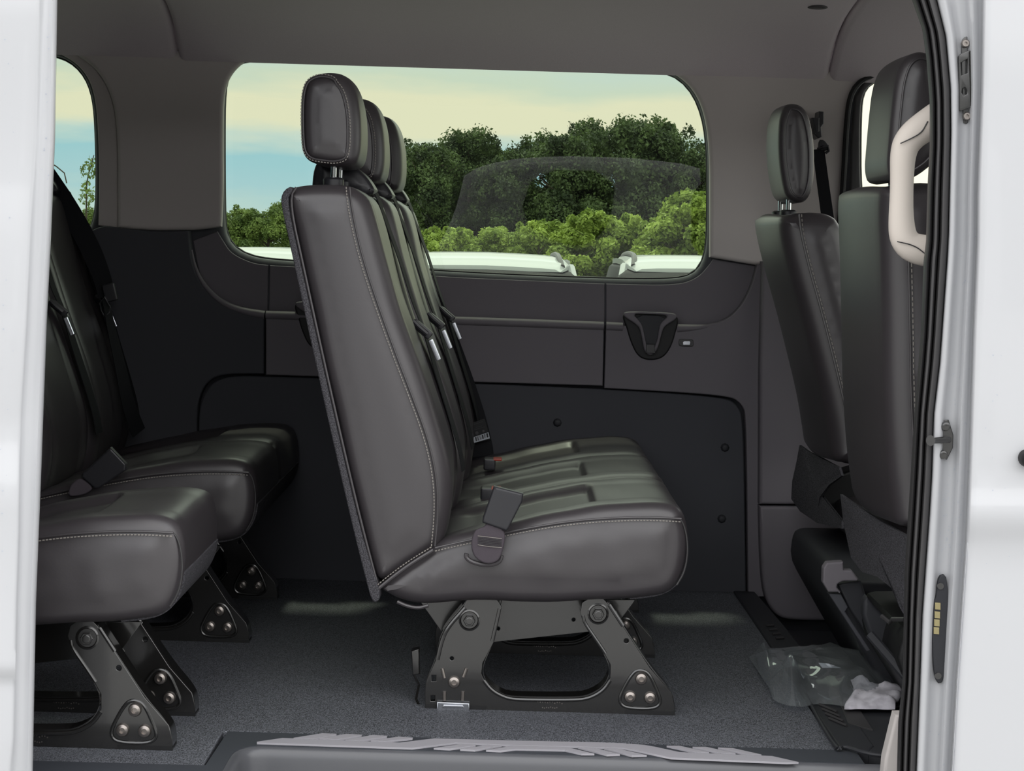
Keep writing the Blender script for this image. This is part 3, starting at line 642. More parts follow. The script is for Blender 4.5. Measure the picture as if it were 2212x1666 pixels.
bk_in = [(1068,1390),(1056,1430),(1053,1455),(1062,1474),(1088,1494),(1112,1498),(1243,1499),(1266,1495),(1290,1480),(1303,1458),(1302,1436),(1290,1412),(1275,1385)]
YB = 0.31
def T(vf, dx, dy): return shift(vf, dx, dy, 0)
def make_bracket(parent, dx, dy, near=True, detail=True):
    outl = PL(bk_out, YB)
    hole = lambda u, v, r: [PX(u + r * math.cos(a), v + r * math.sin(a), YB) for a in np.linspace(0, 2 * math.pi, 14)[:-1]]
    sq = lambda u, v, w, h: PL([(u - w, v - h), (u + w, v - h), (u + w, v + h), (u - w, v + h)], YB)
    holes = [hole(1353, 1385, 5), sq(937, 1466, 4.5, 6.5), sq(935, 1509, 4.5, 6), hole(976, 1423, 4)]
    br = mk('leg_bracket', T(plate([outl] + holes, YB, YB + .005, .0015), dx, dy), M['gloss_black'], parent)
    # rolled flanges following the edges, turned inward
    fl = []
    for seg in ([(1312,1303),(1350,1360),(1404,1443),(1451,1497),(1458,1525),(1458,1549)], [(918,1539),(918,1490),(921,1471),(942,1424),(948,1385),(961,1357),(1002,1309),(1010,1295)],
                [(1084,1300),(1068,1386),(1045,1433),(1042,1455),(1052,1479),(1084,1503),(1110,1508),(1245,1509),(1270,1505),(1299,1490),(1316,1465),(1316,1436),(1304,1414),(1287,1380),(1258,1341),(1253,1322)]):
        p = smooth_path(PL(seg, YB), 50, False, 2)
        rows = [[(x, YB + .001, z) for x, z in p], [(x, YB + .045, z) for x, z in p]]
        fl.append(thick(grid(rows), (0.0, 0, 0.003)))
    mk('flange', T(join(*fl), dx, dy), M['gloss_black'], br)
    # pressed beads
    for seg, r_ in (([(1260,1330),(1262,1345),(1290,1385),(1308,1412)], .0035), ([(1316,1306),(1346,1352)], .0045), ([(1005,1313),(965,1358),(953,1388),(945,1425)], .0045), ([(1045,1470),(1062,1492),(1090,1507),(1115,1512),(1245,1513),(1275,1508),(1303,1492),(1318,1470)], .0042), ([(1079,1315),(1063,1385)], .0035)):
        p = smooth_path(PL(seg, YB), 40, False, 2)
        mk('pressed_bead', T(tube([(x, YB, z) for x, z in p], r_, 8, ry=.8), dx, dy), M['gloss_black'], br)
    tri = smooth_path([(1385,1447),(1367,1452),(1340,1500),(1338,1518),(1352,1530),(1412,1532),(1428,1520),(1424,1503),(1403,1455)], 50, True, 2)
    mk('pressed_pocket', T(tube([P3(u, v, YB) for u, v in tri], .0036, 8, True, ry=.8), dx, dy), M['gloss_black'], br)
    for (u, v, R_) in ((1385,1466,.0125),(1361,1505,.0125),(1404,1507,.0125),(981,1473,.0125)):
        if not detail and u == 981: continue
        mk('bolt', T(lathe([(R_, -.002), (R_, .003), (R_ * .86, .0075), (R_ * .5, .0095), (R_ * .42, .0095), (R_ * .38, .004)], P3(u, v, YB), 'y', 18), dx, dy), M['bracket_bolt'], br)
    for (u, v) in ((1014,1340),(1292,1326)):
        c = P3(u, v, YB)
        b = mk('pivot_bolt', T(join(lathe([(.022, -.002), (.022, .002), (.019, .0035), (.017, .0005), (.0155, .0005)], c, 'y', 24), lathe([(.0125, 0), (.0125, .008), (.011, .0095)], c, 'y', 6), lathe([(.0075, .008), (.0075, .012), (.006, .013)], c, 'y', 14)), dx, dy), M['gloss_black'], br)
    if detail:
        mk('latch_plate', T(plate([PL([(944,1516),(1014,1519),(1014,1541),(943,1541)], YB - .006)], YB - .010, YB - .002, .002), dx, dy), M['zinc'], br, label='shiny zinc latch plate')
        mk('latch_rib', T(join(plate([PL([(958,1523),(1000,1524),(1003,1530),(956,1530)], YB - .012)], YB - .0135, YB - .009, .0015), plate([PL([(944,1535),(1014,1537),(1014,1541),(943,1541)], YB - .012)], YB - .0135, YB - .009, .0015)), dx, dy), M['zinc'], br)
        for a_, b_, c_, d_ in ((955,1444,960,1465),(1008,1444,1001,1463),(960,1494,960,1514),(1000,1494,999,1514)):
            mk('slot_rivet', T(tube([P3(a_, b_, YB - .001), P3(c_, d_, YB - .001)], .0036, 8), dx, dy), M['bracket_bolt'], br)
        mk('rear_catch', T(join(plate([PL([(889,1402),(906,1398),(908,1452),(892,1455)], YB + .05)], YB + .03, YB + .06, .003), tube([P3(893, 1455, YB + .05), P3(905, 1480, YB + .05), P3(899, 1510, YB + .04), P3(912, 1540, YB + .02)], .003, 6)), dx, dy), M['gloss_black'], br)
    # floor foot under the bracket
    for ua, ub in ((918, 1050), (1350, 1458)):
        mk('foot_rail', T(box(PX(ua,1541,YB)[0], PX(ub,1546,YB)[0], YB - .001, YB + .04, 0, .008), dx, dy), M['black'], br)
    # stamped marks: unreadable part-number dots
    dots = []
    rr = random.Random(3)
    for k in range(11): dots.append(lathe([(.0014, 0), (.0012, .0006)], P3(1162 + 5.2 * k, 1517 + .2 * k + rr.uniform(-1.5, 1.5), YB), 'y', 6))
    for k in range(8): dots.append(lathe([(.0014, 0), (.0012, .0006)], P3(1172 + 4.4 * k, 1529 + rr.uniform(-1.5, 1.5), YB), 'y', 6))
    mk('stamped_marks', T(join(*dots), dx, dy), M['bracket_bolt'], br)
    return br

def cushion_off(n):
    xc = PX(1283, 1085, Y0)[0]
    def off(x, z, nx, nz, y):
        yy = (y - Y0) % SP if y < Y0 + n * SP - 1e-6 else SP
        m = float(ss(.075, .115, yy) * (1 - ss(SP - .115, SP - .075, yy)))
        top = ss(.35, .75, nz)
        d = np.zeros_like(x)
        x_r = PX(960, 1100, Y0)[0]
        rear = ss(x_r - .03, x_r + .06, x)
        ins = (1 - ss(xc - .008, xc + .012, x))
        d -= top * m * rear * (.018 * ins + .003 * (1 - ins))
        d -= top * m * .005 * np.exp(-((x - xc) / .007) ** 2)
        # shallow valley where two places meet and rounded front noses
        j = math.exp(-((min(yy, SP - yy)) / .018) ** 2) if .03 < (y - Y0) < n * SP - .03 else 0
        d -= top * j * .010
        fr = ss(.3, .8, nx)
        d -= fr * (.006 * j)
        # soft pleats in the leather
        d += .0012 * np.sin(x * 37 + y * 21) * np.sin(z * 43 + x * 11)
        return d
    return off
def back_off(x, z, nx, nz, y):
    yy = (y - Y0) % SP
    fr = ss(.45, .9, nx) * (1 - ss(1.03, 1.07, z))
    m = float(ss(.085, .12, yy) * (1 - ss(SP - .12, SP - .085, yy)))
    groove = math.exp(-((yy - .082) / .008) ** 2) + math.exp(-((yy - SP + .082) / .008) ** 2)
    edge = math.exp(-((yy - .045) / .03) ** 2) + math.exp(-((yy - SP + .045) / .03) ** 2)
    return fr * (.006 * m + .010 * edge - .006 * groove) + .0008 * np.sin(z * 31 + y * 17)
def buckle(parent, box_px, strap_px, ring_px, Y, th=.024):
    b = mk('belt_buckle', plate([smooth_path(PL(box_px, Y), 120, True, 0)], Y, Y + th, .005, 4), M['belt_plastic'], parent)
    if strap_px:
        mk('buckle_strap', plate([smooth_path(PL(strap_px, Y + .012), 60, True, 1)], Y + .006, Y + .018, .004, 3), M['webbing_mauve'], b, label='mauve grey woven strap with a stitched patch')
        if ring_px:
            for k_ in range(7):
                mk('strap_stitching', tube([P3(1032 + (k_ % 2), 1158 + 3.2 * k_, Y + .004), P3(1058, 1161 + 3.4 * k_, Y + .0035), P3(1084 - (k_ % 2), 1164 + 3.2 * k_, Y + .004)], .0007, 5), M['stitch'] if k_ in (0, 6) else M['rubber'], b)
    if ring_px: mk('strap_grommet', tube(smooth_path([P3(u, v, Y + .02) for u, v in ring_px], 40), .0045, 8), M['leather'], b)
    return b
SEATS = []
def make_bench(n, dx, dy, brackets, label, detail=True, belts=True, group=None):
    root = empty('bench_seat' if n > 1 else 'single_seat', (PX(1180, 1540, YB)[0] + dx, Y0 + n * SP / 2 + dy, 0), label, 'bench seat' if n > 1 else 'seat', group)
    y1 = Y0 + n * SP - .012
    cu = mk('seat_cushion', T(loft(PL(cush_px, Y0), Y0, y1, .034, 260, 6, 30 * n, cushion_off(n), crown=.008, wob=.006), dx, dy), M['leather'], root, smooth=80)
    seam = smooth_path([P3(u, v, Y0 - .003) for u, v in [(940,1184),(1000,1170),(1060,1158),(1150,1139),(1250,1124),(1350,1118),(1420,1118),(1472,1121)]], 80)
    mk('cushion_piping', T(tube([tuple(p) for p in seam], .0022, 8), dx, dy), M['leather'], cu)
    mk('stitching', T(stitches([(p[0], p[1] - .002, p[2] - .006) for p in seam]), dx, dy), M['stitch'], cu)
    ped = smooth_path([P3(u, v, Y0 - .002) for u, v in [(936,1188),(890,1216),(850,1245),(817,1272)]], 40)
    mk('diagonal_piping', T(tube([tuple(p) for p in ped], .004, 8), dx, dy), M['leather'], cu)
    mk('stitching', T(stitches([(p[0] - .004, p[1] - .003, p[2] + .006) for p in ped]), dx, dy), M['stitch'], cu)
    mk('lower_piping', T(tube(smooth_path([P3(u, v, Y0 + .02) for u, v in [(858,1300),(880,1310),(905,1314),(925,1308)]], 20), .004, 8), dx, dy), M['leather'], cu)
    mk('corner_piping', T(tube(smooth_path([P3(u, v, Y0 + .010) for u, v in [(1466,1119),(1477,1132),(1484,1160),(1486,1195),(1479,1236),(1462,1264)]], 30), .0018, 8), dx, dy), M['rubber'], cu)
    # carpeted lower edge along the front
    p = ccw(smooth_path(PL(cush_px, Y0), 260, True, 2)); nn = normals2(p)
    idx = [i for i in range(len(p)) if p[i][1] < .335 and p[i][0] > .27]
    idx.sort(key=lambda i: p[i][0] * -0 + p[i][1] - 0 * p[i][0]); idx = sorted(idx)
    q = [(p[i][0] + nn[i][0] * .002, p[i][1] + nn[i][1] * .002) for i in idx]
    rows = [[(x, y, z) for x, z in q] for y in np.linspace(Y0 + .03, y1 - .03, 12)]
    mk('front_carpet_trim', T(thick(grid(rows), (-.004, 0, .004)), dx, dy), M['carpetback'], cu, label='grey carpeted lower front edge')
    for k in range(n):
        a = Y0 + k * SP; kx = .012 * k
        bk = mk('backrest', T(loft(PL(back_px, Y0), a, a + SP - .014, .034, 200, 6, 30, lambda x, z, nx, nz, y, a=a: back_off(x, z, nx, nz, y - 1e-7), crown=.006), dx + kx, dy), M['leather'], root, smooth=80)
        if k == 0:
            sm = smooth_path([P3(u, v, Y0 - .003) for u, v in [(750,404),(753,440),(764,500),(782,570),(812,660),(850,765),(885,855),(915,935),(932,1000),(940,1060),(940,1120),(934,1180)]], 140)
            mk('stitching', T(stitches([(p_[0] - .002, p_[1] - .002, p_[2]) for p_ in sm], ln=.0042), dx, dy), M['stitch'], bk)
            mk('back_piping', T(tube([(p_[0] + .005, p_[1], p_[2]) for p_ in sm], .0018, 8), dx, dy), M['leather'], bk)
            mk('edge_piping', T(tube(smooth_path([P3(u, v, Y0 - .001) for u, v in [(640,405),(628,420),(632,470),(652,560),(680,690),(712,835),(746,985),(779,1125),(815,1262)]], 60), .0028, 8), dx, dy), M['leather'], bk)
        # headrest
        hc = a + SP / 2 - .007; hx, hz = kx + [0, .008, .012][k] , [0, -.018, -.026][k]
        hpx = PL(head_px, Y0 + .11)
        hr = mk('headrest', shift(loft(hpx, hc - .12, hc + .12, .034, 110, 7, 12, lambda x, z, nx, nz, y, hc=hc: (.006 * (1 - ((y - hc) / .12) ** 2) * ss(-.2, .9, nx)), crown=.0035), dx + hx, dy, hz), M['leather'], root, smooth=80)
        hp = ccw(smooth_path(hpx, 110, True, 2)); hn = normals2(hp); hq = hp - hn * (.008 + .016 * ss(-.3, .7, hn[:, 0]))[:, None]
        for yy in (hc - .119, hc + .119):
            mk('headrest_piping', shift(tube([(x, yy, z) for x, z in hq], .0022, 8, True), dx + hx, dy, hz), M['leather'], hr)
            if yy < hc and k < 2: mk('stitching', shift(stitches([(x, yy - .001, z) for x, z in (hp - hn * (.004 + .014 * ss(-.3, .7, hn[:, 0]))[:, None])][0:]), dx + hx, dy, hz), M['stitch'], hr)
        xp, zp = PX(722, 372, Y0 + .16)
        for yy in (hc - .07, hc + .07):
            mk('headrest_post', T(tube([(xp + hx, yy, zp - .06), (xp + hx, yy, zp + .03)], .0062, 14), dx, dy), M['chrome'], hr)
            mk('post_sleeve', T(lathe([(.022, -.02), (.022, .006), (.018, .010), (.012, .011)], (xp + hx, yy, zp - .022), 'z', 18), dx, dy), M['belt_plastic'], hr)
        # belt guide housing on top of the back at the far side of the place
        gx, gz = PX(705, 395, Y0)
        gy = a + SP - .10
        mk('belt_guide', T(loft([(gx - .065 + kx, gz - .02), (gx - .062 + kx, gz + .045), (gx - .045 + kx, gz + .062), (gx + .02 + kx, gz + .055), (gx + .06 + kx, gz + .025), (gx + .085 + kx, gz - .02)], gy - .035, gy + .085, .012, 60, 4, 3), dx, dy), M['belt_plastic'], root)
    # carpeted rear panel spanning the whole bench
    sp = PL(strip_px, Y0)
    mk('back_panel', T(loft(sp, Y0 - .008, y1 + .006, .004, 200, 3, 20, None, crown=.001, shear=.02), dx, dy), M['carpetback'], root, label='grey carpeted panel closing the rear of the backrests')
    # frame under the cushion
    mk('under_frame', T(join(plate([PL([(905,1295),(1372,1295),(1330,1352),(1275,1364),(1064,1387),(955,1366),(930,1330)], YB + .10), [PX(1239 + 4 * math.cos(t), 1338 + 4 * math.sin(t), YB + .1) for t in np.linspace(0, 6.28, 12)[:-1]], [PX(1076 + 4 * math.cos(t), 1357 + 4 * math.sin(t), YB + .1) for t in np.linspace(0, 6.28, 12)[:-1]]], YB + .095, YB + .10, .001),
         tube([(PX(1014, 1340, YB)[0], YB + .02, PX(1014, 1340, YB)[1]), (PX(1014, 1340, YB)[0], YB + SP * n - .1, PX(1014, 1340, YB)[1])], .014, 14),
         tube([(PX(1292, 1326, YB)[0], YB + .02, PX(1292, 1326, YB)[1]), (PX(1292, 1326, YB)[0], YB + SP * n - .1, PX(1292, 1326, YB)[1])], .014, 14)), dx, dy), M['gloss_black'], root)
    for i, b in enumerate(brackets): make_bracket(root, dx, dy + b, i == 0, detail and i == 0)
    return root

def belts(parent, dx, dy, ks, third=True):
    for k in ks:
        Yb = Y0 + (k + 1) * SP - .05; kx = .012 * k
        def Q(u, v, dY=0): # read at the first place, carried to place k
            x, z = PX(u, v, Y0 + .43); return (x + dx + kx + .010, Yb + dY + dy, z)
        col = M['belt']
        mk('shoulder_belt', ribbon([Q(790,408,.0), Q(806,415,-.01), Q(828,480,-.02), Q(858,560,-.03), Q(885,650,-.03), Q(905,702,-.02)], [.046, .046, .044, .04, .03], (0.10, .95, .0)), col, parent)
        mk('lap_belt', ribbon([Q(905,702,-.02), Q(918,745,-.01), Q(940,820,.0), Q(965,900,.005), Q(985,970,.01), Q(992,1015,.01)], [.03, .042, .046, .046, .046], (0.12, .95, 0)), col, parent)
        cx, cz = Q(905,708)[0], Q(905,708)[2]; yb = Yb + dy - .03
        tg = mk('belt_tongue', join(rbox((0, 0, 0), .052, .014, .020, .005, Matrix.Translation((cx, yb - .012, cz)) @ Matrix.Rotation(math.radians(38), 4, 'Y'), 2),
            tube([(cx - .02, yb - .02, cz + .018), (cx - .005, yb - .022, cz + .004), (cx + .012, yb - .02, cz - .010)], .006, 8)), M['belt_plastic'], parent)
        mk('tongue_blade', rbox((0, 0, 0), .012, .022, .050, .003, Matrix.Translation((cx + .030, yb - .015, cz - .045)) @ Matrix.Rotation(math.radians(-24), 4, 'Y')), M['zinc'], tg, label='bright metal tongue')

mid = make_bench(3, 0, 0, [0, .53, 1.06], 'black leather three-place bench with tall upright back in the centre of the van', True)
belts(mid, 0, 0, [0, 1, 2])
buckle(mid, [(1067,1051),(1131,1067),(1128,1085),(1099,1142),(1094,1148),(1042,1130),(1043,1120)], [(1052,1126),(1083,1133),(1084,1141),(1091,1152),(1091,1165),(1084,1198),(1074,1214),(1050,1219),(1028,1207),(1019,1190),(1018,1172),(1021,1156),(1029,1143),(1047,1138)],
       [(1008,1196),(1006,1204),(1018,1214),(1045,1221),(1070,1219),(1081,1211),(1083,1200)], Y0 - .045)
for u, v, Yk in ((1064,1055,.77),(1068,992,1.22)):
    c = P3(u, v, Yk); b_ = mk('belt_buckle', rbox((c[0] - .012, c[1], c[2] - .012), .03, .05, .03, .005, None), M['belt_plastic'], mid)
    mk('release_button', rbox((c[0] + .008, c[1] - .004, c[2] + .001), .022, .040, .006, .002), M['red'], b_, label='red release button')
# third belt's broad webbing in front of the wall with its printed label
mk('anchor_belt', ribbon([P3(905,545,1.66), P3(935,620,1.66), P3(965,690,1.65), P3(995,790,1.64), P3(1022,880,1.62), P3(1042,962,1.60), P3(1044,985,1.58)], [.006, .012, .03, .045, .055, .058], (.97, -.12, .24)), M['belt'], mid)
lb = mk('belt_label', plate([PL([(1013,915),(1047,905),(1060,949),(1022,958)], 1.575)], 1.572, 1.576, .0005), M['label_black'], mid, label='small black printed care label with a white barcode')
Yl = 1.5715
mk('barcode_field', plate([PL([(1022,945),(1055,934),(1058,947),(1024,957)], Yl)], Yl - .0008, Yl + .001, .0002), M['label'], lb)
bars = []
for k, w_ in enumerate([2, .8, 1.5, .6, 1, .8, 2.2, .7, 1.4, .6, 2.4, 1]):
    u = 1026 + k * 2.4; v = 944.5 - k * .8; bars.append(plate([PL([(u, v), (u + w_, v - .3), (u + w_ + 2, v + 8.6), (u + 2, v + 9)], Yl - .001)], Yl - .0014, Yl - .0006, .0001))
mk('barcode_bars', join(*bars), M['label_black'], lb)
tl = [tube([P3(a, b, Yl), P3(c, d, Yl)], .0008, 5) for a, b, c, d in ((1021,918,1043,911),(1027,924,1041,920),(1022,930,1047,922))]
tl += [lathe([(.005, 0), (.004, .0006)], P3(1030, 936, Yl), 'y', 10), lathe([(.004, 0), (.003, .0006)], P3(1044, 932, Yl), 'y', 10)]
mk('printed_lines', join(*tl), M['rubber'], lb)

DX = -.955
single = make_bench(1, DX - .012, -.37, [-.37 + .37 - .0 + 0.0, .25], 'black leather single seat at lower left, nearest the sliding door', False)
rear = make_bench(2, DX, .53, [.03, .56], 'black leather two-place rear bench behind the single seat at left', False)
belts(rear, DX + .01, .55, [0, 1])
buckle(rear, [(238,967),(272,1003),(271,1017),(212,1056),(204,1056),(175,1031),(177,1024)], [(180,1032),(203,1052),(190,1066),(165,1072),(148,1072),(150,1052),(165,1036)], None, Y0 + .53 - .05)

# pillar belt of the rear bench crossing the rear window
mk('shoulder_belt', ribbon([P3(40, 290, 1.66), P3(105, 385, 1.64), P3(150, 452, 1.62), P3(192, 528, 1.60), P3(222, 600, 1.58), P3(230, 640, 1.57)], [.055, .055, .055, .055, .045], (.85, -.15, -.5)), M['belt'], rear)
tg = mk('belt_tongue', rbox((0, 0, 0), .035, .014, .05, .005, Matrix.Translation(P3(238, 632, 1.55)) @ Matrix.Rotation(math.radians(-15), 4, 'Y')), M['belt_plastic'], rear)
mk('tongue_frame', tube([P3(u, v, 1.54) for u, v in [(216,655),(226,642),(238,664),(236,675),(226,683),(219,672)]], .0025, 6, True), M['zinc'], tg)
mk('lap_belt', ribbon([P3(228, 650, 1.56), P3(243, 720, 1.52), P3(262, 800, 1.5), P3(278, 880, 1.5), P3(300, 935, 1.55)], [.02, .03, .04, .045], (.6, .7, .2)), M['belt'], rear)

# ------------------------------------------------------------------ cab seats seen from behind
def cab_seat(label, back, hd, yb, yh, flap, name='cab_seat', zb=-.14):
    xs = [PX(u, v, yb[0])[0] for u, v in back]
    base = (min(xs) + .2, (yb[0] + yb[1]) / 2, zb)
    root = empty(name, base, label, 'seat')
    rear_ = PL(back, yb[0]); front = [(x + .15 - .03 * (i == 0), z + .01) for i, (x, z) in enumerate(rear_)][::-1]
    outl = rear_ + front
    yc = (yb[0] + yb[1]) / 2; hw = (yb[1] - yb[0]) / 2
    bk = mk('backrest', loft(outl, yb[0], yb[1], .045, 160, 7, 16, lambda x, z, nx, nz, y: ss(.2, .9, -nx) * .022 * (1 - ((y - yc) / hw) ** 2), crown=.006), M['leather'], root, smooth=80)
    sm = smooth_path([(x + .040, yb[0] - .003, z) for x, z in rear_], 100)
    mk('piping', tube([tuple(p) for p in sm], .0022, 8), M['leather'], bk)
    mk('stitching', stitches([(p[0] + .006, p[1] - .001, p[2]) for p in sm], step=.011, ln=.007, r=.0012), M['stitch'], bk)
    ho = PL(hd, yh[0]); hc = sum(yh) / 2; hhw = (yh[1] - yh[0]) / 2
    h = mk('headrest', loft(ho, yh[0], yh[1], .020, 110, 7, 10, lambda x, z, nx, nz, y: ss(.2, .9, -nx) * .006 * (1 - ((y - hc) / hhw) ** 2), crown=.008), M['leather'], root, smooth=80)
    hp = ccw(smooth_path(ho, 110, True, 2)); hn = normals2(hp)
    mk('headrest_piping', tube([(x, yh[0] - .001, z) for x, z in hp - hn * .014], .0022, 8, True), M['leather'], h)
    xm = (hp[:, 0].min() + hp[:, 0].max()) / 2; zm = hp[:, 1].min()
    for yy in (hc - .07, hc + .07):
        mk('headrest_post', tube([(xm - .01, yy, zm - .07), (xm - .01, yy, zm + .03)], .0065, 14), M['chrome'], h)
        mk('post_sleeve', lathe([(.022, -.02), (.022, .006), (.016, .01)], (xm - .01, yy, zm - .028), 'z', 16), M['belt_plastic'], h)
    return root, base
drv, _b = cab_seat('black leather driver seat seen from behind at the far right of the cab', [(1690,462),(1693,500),(1712,580),(1738,670),(1766,780),(1790,880),(1803,960),(1810,1010)],
         [(1690,245),(1684,270),(1683,330),(1691,395),(1702,428),(1730,441),(1750,428),(1761,385),(1761,310),(1750,250),(1733,226),(1708,222),(1696,230)], (1.0, 1.50), (1.12, 1.36), None)
pas, _b2 = cab_seat('black leather front passenger seat seen from behind beside the grab handle', [(1916,398),(1912,440),(1917,540),(1921,700),(1923,850),(1931,1000),(1942,1090),(1952,1155)],
         [(1955,125),(1938,170),(1930,240),(1924,310),(1920,360),(1930,392),(1975,388),(2030,345),(2050,280),(2048,190),(2030,125),(1990,106)], (.13, .66), (.10, .36), None)
def patch(name, pts, parent, m, th=(.006, 0, 0), label=None, sub=0):
    """pts: outline of (u,v,Y); filled surface, subdivided"""
    P = [P3(*p) for p in pts]; c = tuple(sum(q[i] for q in P) / len(P) for i in range(3))
    bm = bmesh.new(); vs = [bm.verts.new(p) for p in P]; vc = bm.verts.new(c)
    for i in range(len(vs)): bm.faces.new([vs[i], vs[(i + 1) % len(vs)], vc])
    bmesh.ops.subdivide_edges(bm, edges=bm.edges[:], cuts=2, use_grid_fill=True)
    bm.verts.index_update(); vf = ([tuple(v.co) for v in bm.verts], [[w.index for w in f.verts] for f in bm.faces]); bm.free()
    return mk(name, thick(vf, th), m, parent, smooth=60, label=label)
patch('carpet_flap', [(1815,1068,.66),(1850,1092,.52),(1900,1125,.33),(1945,1150,.16),(1958,1158,.12),(1960,1260,.12),(1955,1332,.12),(1942,1310,.14),(1925,1270,.22),(1895,1246,.34),(1862,1236,.48),(1838,1205,.58),(1822,1130,.65)], pas, M['carpetback'], label='grey carpeted flap hanging at the foot of the backrest')
patch('carpet_flap', [(1727,962,1.45),(1745,975,1.38),(1775,990,1.2),(1812,1010,1.0),(1818,1028,1.0),(1790,1048,1.1),(1770,1075,1.2),(1766,1105,1.25),(1775,1120,1.2),(1818,1125,1.0),(1818,1142,1.0),(1765,1130,1.25),(1728,1105,1.42),(1709,1078,1.5),(1711,1040,1.5),(1720,1000,1.48)], drv, M['carpetback'], label='grey carpeted flap folded below the backrest')
mk('dark_hollow', plate([PL([(1760,1040),(1860,1010),(1860,1135),(1765,1130)], 1.32)], 1.32, 1.42, .01), M['black'], drv)  # black plate standing in for the shade in the hollow behind the flap
mk('seat_cushion', loft(PL([(1850,1130),(1870,1110),(2200,1085),(2330,1100),(2330,1190),(2200,1215),(1850,1200)], 1.0), 1.0, 1.5, .04, 100, 5, 8), M['leather'], drv, smooth=80)
mk('pedestal', loft([(.775, .150), (.780, .205), (.790, .222), (.82, .228), (1.35, .228), (1.35, -.16), (.96, -.16), (.80, .10)], .64, 1.46, .02, 120, 5, 6, it=1, crown=.002), M['plastic_dark'], drv)
# passenger pedestal: side covers and rails stepping forward
YP = .56
mk('seat_cushion', loft(PL([(1950,1170),(2000,1140),(2350,1090),(2500,1110),(2500,1210),(2350,1250),(1960,1260)], .15), .14, .66, .04, 100, 5, 8), M['leather'], pas, smooth=80)
mk('hinge_cover', plate([smooth_path(PL([(1787,1216),(1822,1214),(1823,1232),(1841,1233),(1855,1252),(1852,1256),(1822,1256),(1810,1262),(1808,1270),(1817,1280),(1790,1280),(1778,1260),(1779,1228)], YP), 160, True, 0)], YP, YP + .03, .004, 3), M['wall_dark'], pas, label='lighter grey plastic hinge cover')
mk('side_rail', plate([PL([(1790,1283),(1817,1284),(1832,1312),(1826,1322),(1882,1406),(1872,1408)], YP + .01)], YP + .01, YP + .035, .003), M['wall_low'], pas)
mk('side_cover', plate([PL([(1809,1262),(1860,1255),(1872,1290),(1905,1330),(1990,1460),(1990,1500),(1952,1470),(1900,1410),(1832,1312)], YP + .02)], YP + .02, YP + .05, .006), M['plastic_dark'], pas)
mk('lower_cover', plate([PL([(1866,1300),(1874,1289),(1890,1310),(1925,1345),(2000,1400),(2000,1500),(1950,1440),(1880,1375),(1865,1330)], .36)], .36, .40, .008), M['plastic_dark'], pas)
mk('lower_rail', tube([P3(1880,1372,.30), P3(1920,1418,.26), P3(1955,1460,.22), P3(1990,1500,.2)], .010, 10), M['plastic_dark'], pas)
mk('adjuster_bar', tube([P3(1905,1331,.30), P3(1922,1345,.28), P3(1928,1338,.28), P3(1955,1338,.24)], .005, 8), M['rubber'], pas)
mk('pedestal', loft([(.80, .140), (.81, .20), (.83, .218), (1.35, .218), (1.35, -.16), (1.0, -.16), (.84, .08)], .20, .62, .01, 80, 3, 4, it=1, crown=.002), M['black'], pas)

# driver's belt and its height adjuster on the pillar
db = empty('driver_seat_belt', P3(1776, 330, 1.64), 'dark seat belt hanging from the pillar adjuster behind the driver seat', 'seat belt')
mk('belt_adjuster', join(plate([PL([(1768,241),(1778,242),(1778,268),(1772,276),(1774,296),(1766,300),(1756,290),(1753,262),(1766,262)], 1.64)], 1.625, 1.70, .003), plate([PL([(1753,255),(1768,255),(1768,285),(1760,290)], 1.63)], 1.615, 1.66, .003)), M['belt_plastic'], db)
mk('belt_loop', join(plate([smooth_path(PL([(1768,302),(1779,302),(1791,318),(1789,326),(1766,326)], 1.62), 40, True, 1)], 1.61, 1.625, .003), tube([P3(1766, 322, 1.608), P3(1778, 318, 1.60), P3(1788, 316, 1.604), P3(1790, 326, 1.61), P3(1783, 331, 1.61)], .004, 8)), M['belt_plastic'], db)
mk('belt_webbing', ribbon([P3(1768,322,1.615), P3(1778,400,1.61), P3(1792,500,1.60), P3(1805,600,1.58), P3(1815,760,1.5), P3(1830,900,1.5)], [.032, .034, .036, .04, .04], (.97, -.2, 0)), M['belt'], db)

# clear plastic bag with crumpled paper on the floor
def bagsheet(top, n=60, m=40):
    """outline rows from far to near across the floor, crumpled"""
    far = [(1617,1410),(1660,1395),(1735,1385),(1820,1404),(1885,1410),(1908,1420)]
    near = [(1672,1492),(1668,1502),(1712,1520),(1735,1518),(1775,1508),(1850,1521),(1900,1525),(1945,1518)]
    f = smooth_path([FL(u, v, .02)[:2] for u, v in far], n, False, 1); g = smooth_path([FL(u, v, .02)[:2] for u, v in near], n, False, 1)
    rows = []
    for j in range(m):
        t = j / (m - 1); r_ = []
        for i in range(n):
            s_ = i / (n - 1); x, y = f[i] * (1 - t) + g[i] * t
            h = noise.fractal(Vector((x * 7, y * 5, 3 if top else 8)), .9, 2.2, 2) * .018 + (.5 - abs(noise.noise(Vector((x * 13 + y * 8, y * 7 - x * 6, 1))))) * .030
            e = min(t, 1 - t, s_, 1 - s_) * 5; e = min(1, e)
            pk = .05 * math.exp(-((s_ - .30) / .07) ** 2 - ((t - .80) / .12) ** 2) + .03 * math.exp(-((s_ - .12) / .05) ** 2 - ((t - .3) / .3) ** 2)
            z = .010 + (e * (.022 + h) + pk if top else .001 * i % .002)
            r_.append((x, y, max(.009 if top else .0085, z)))
        rows.append(r_)
    return grid(rows)
bag = empty('plastic_bag', (FL(1780, 1460)[0], FL(1780, 1460)[1], .008), 'crumpled clear plastic bag lying on the floor by the cab step', 'plastic bag')
pm = bpy.data.materials.new('clear_film'); pm.use_nodes = True; t_ = pm.node_tree; t_.nodes.clear()
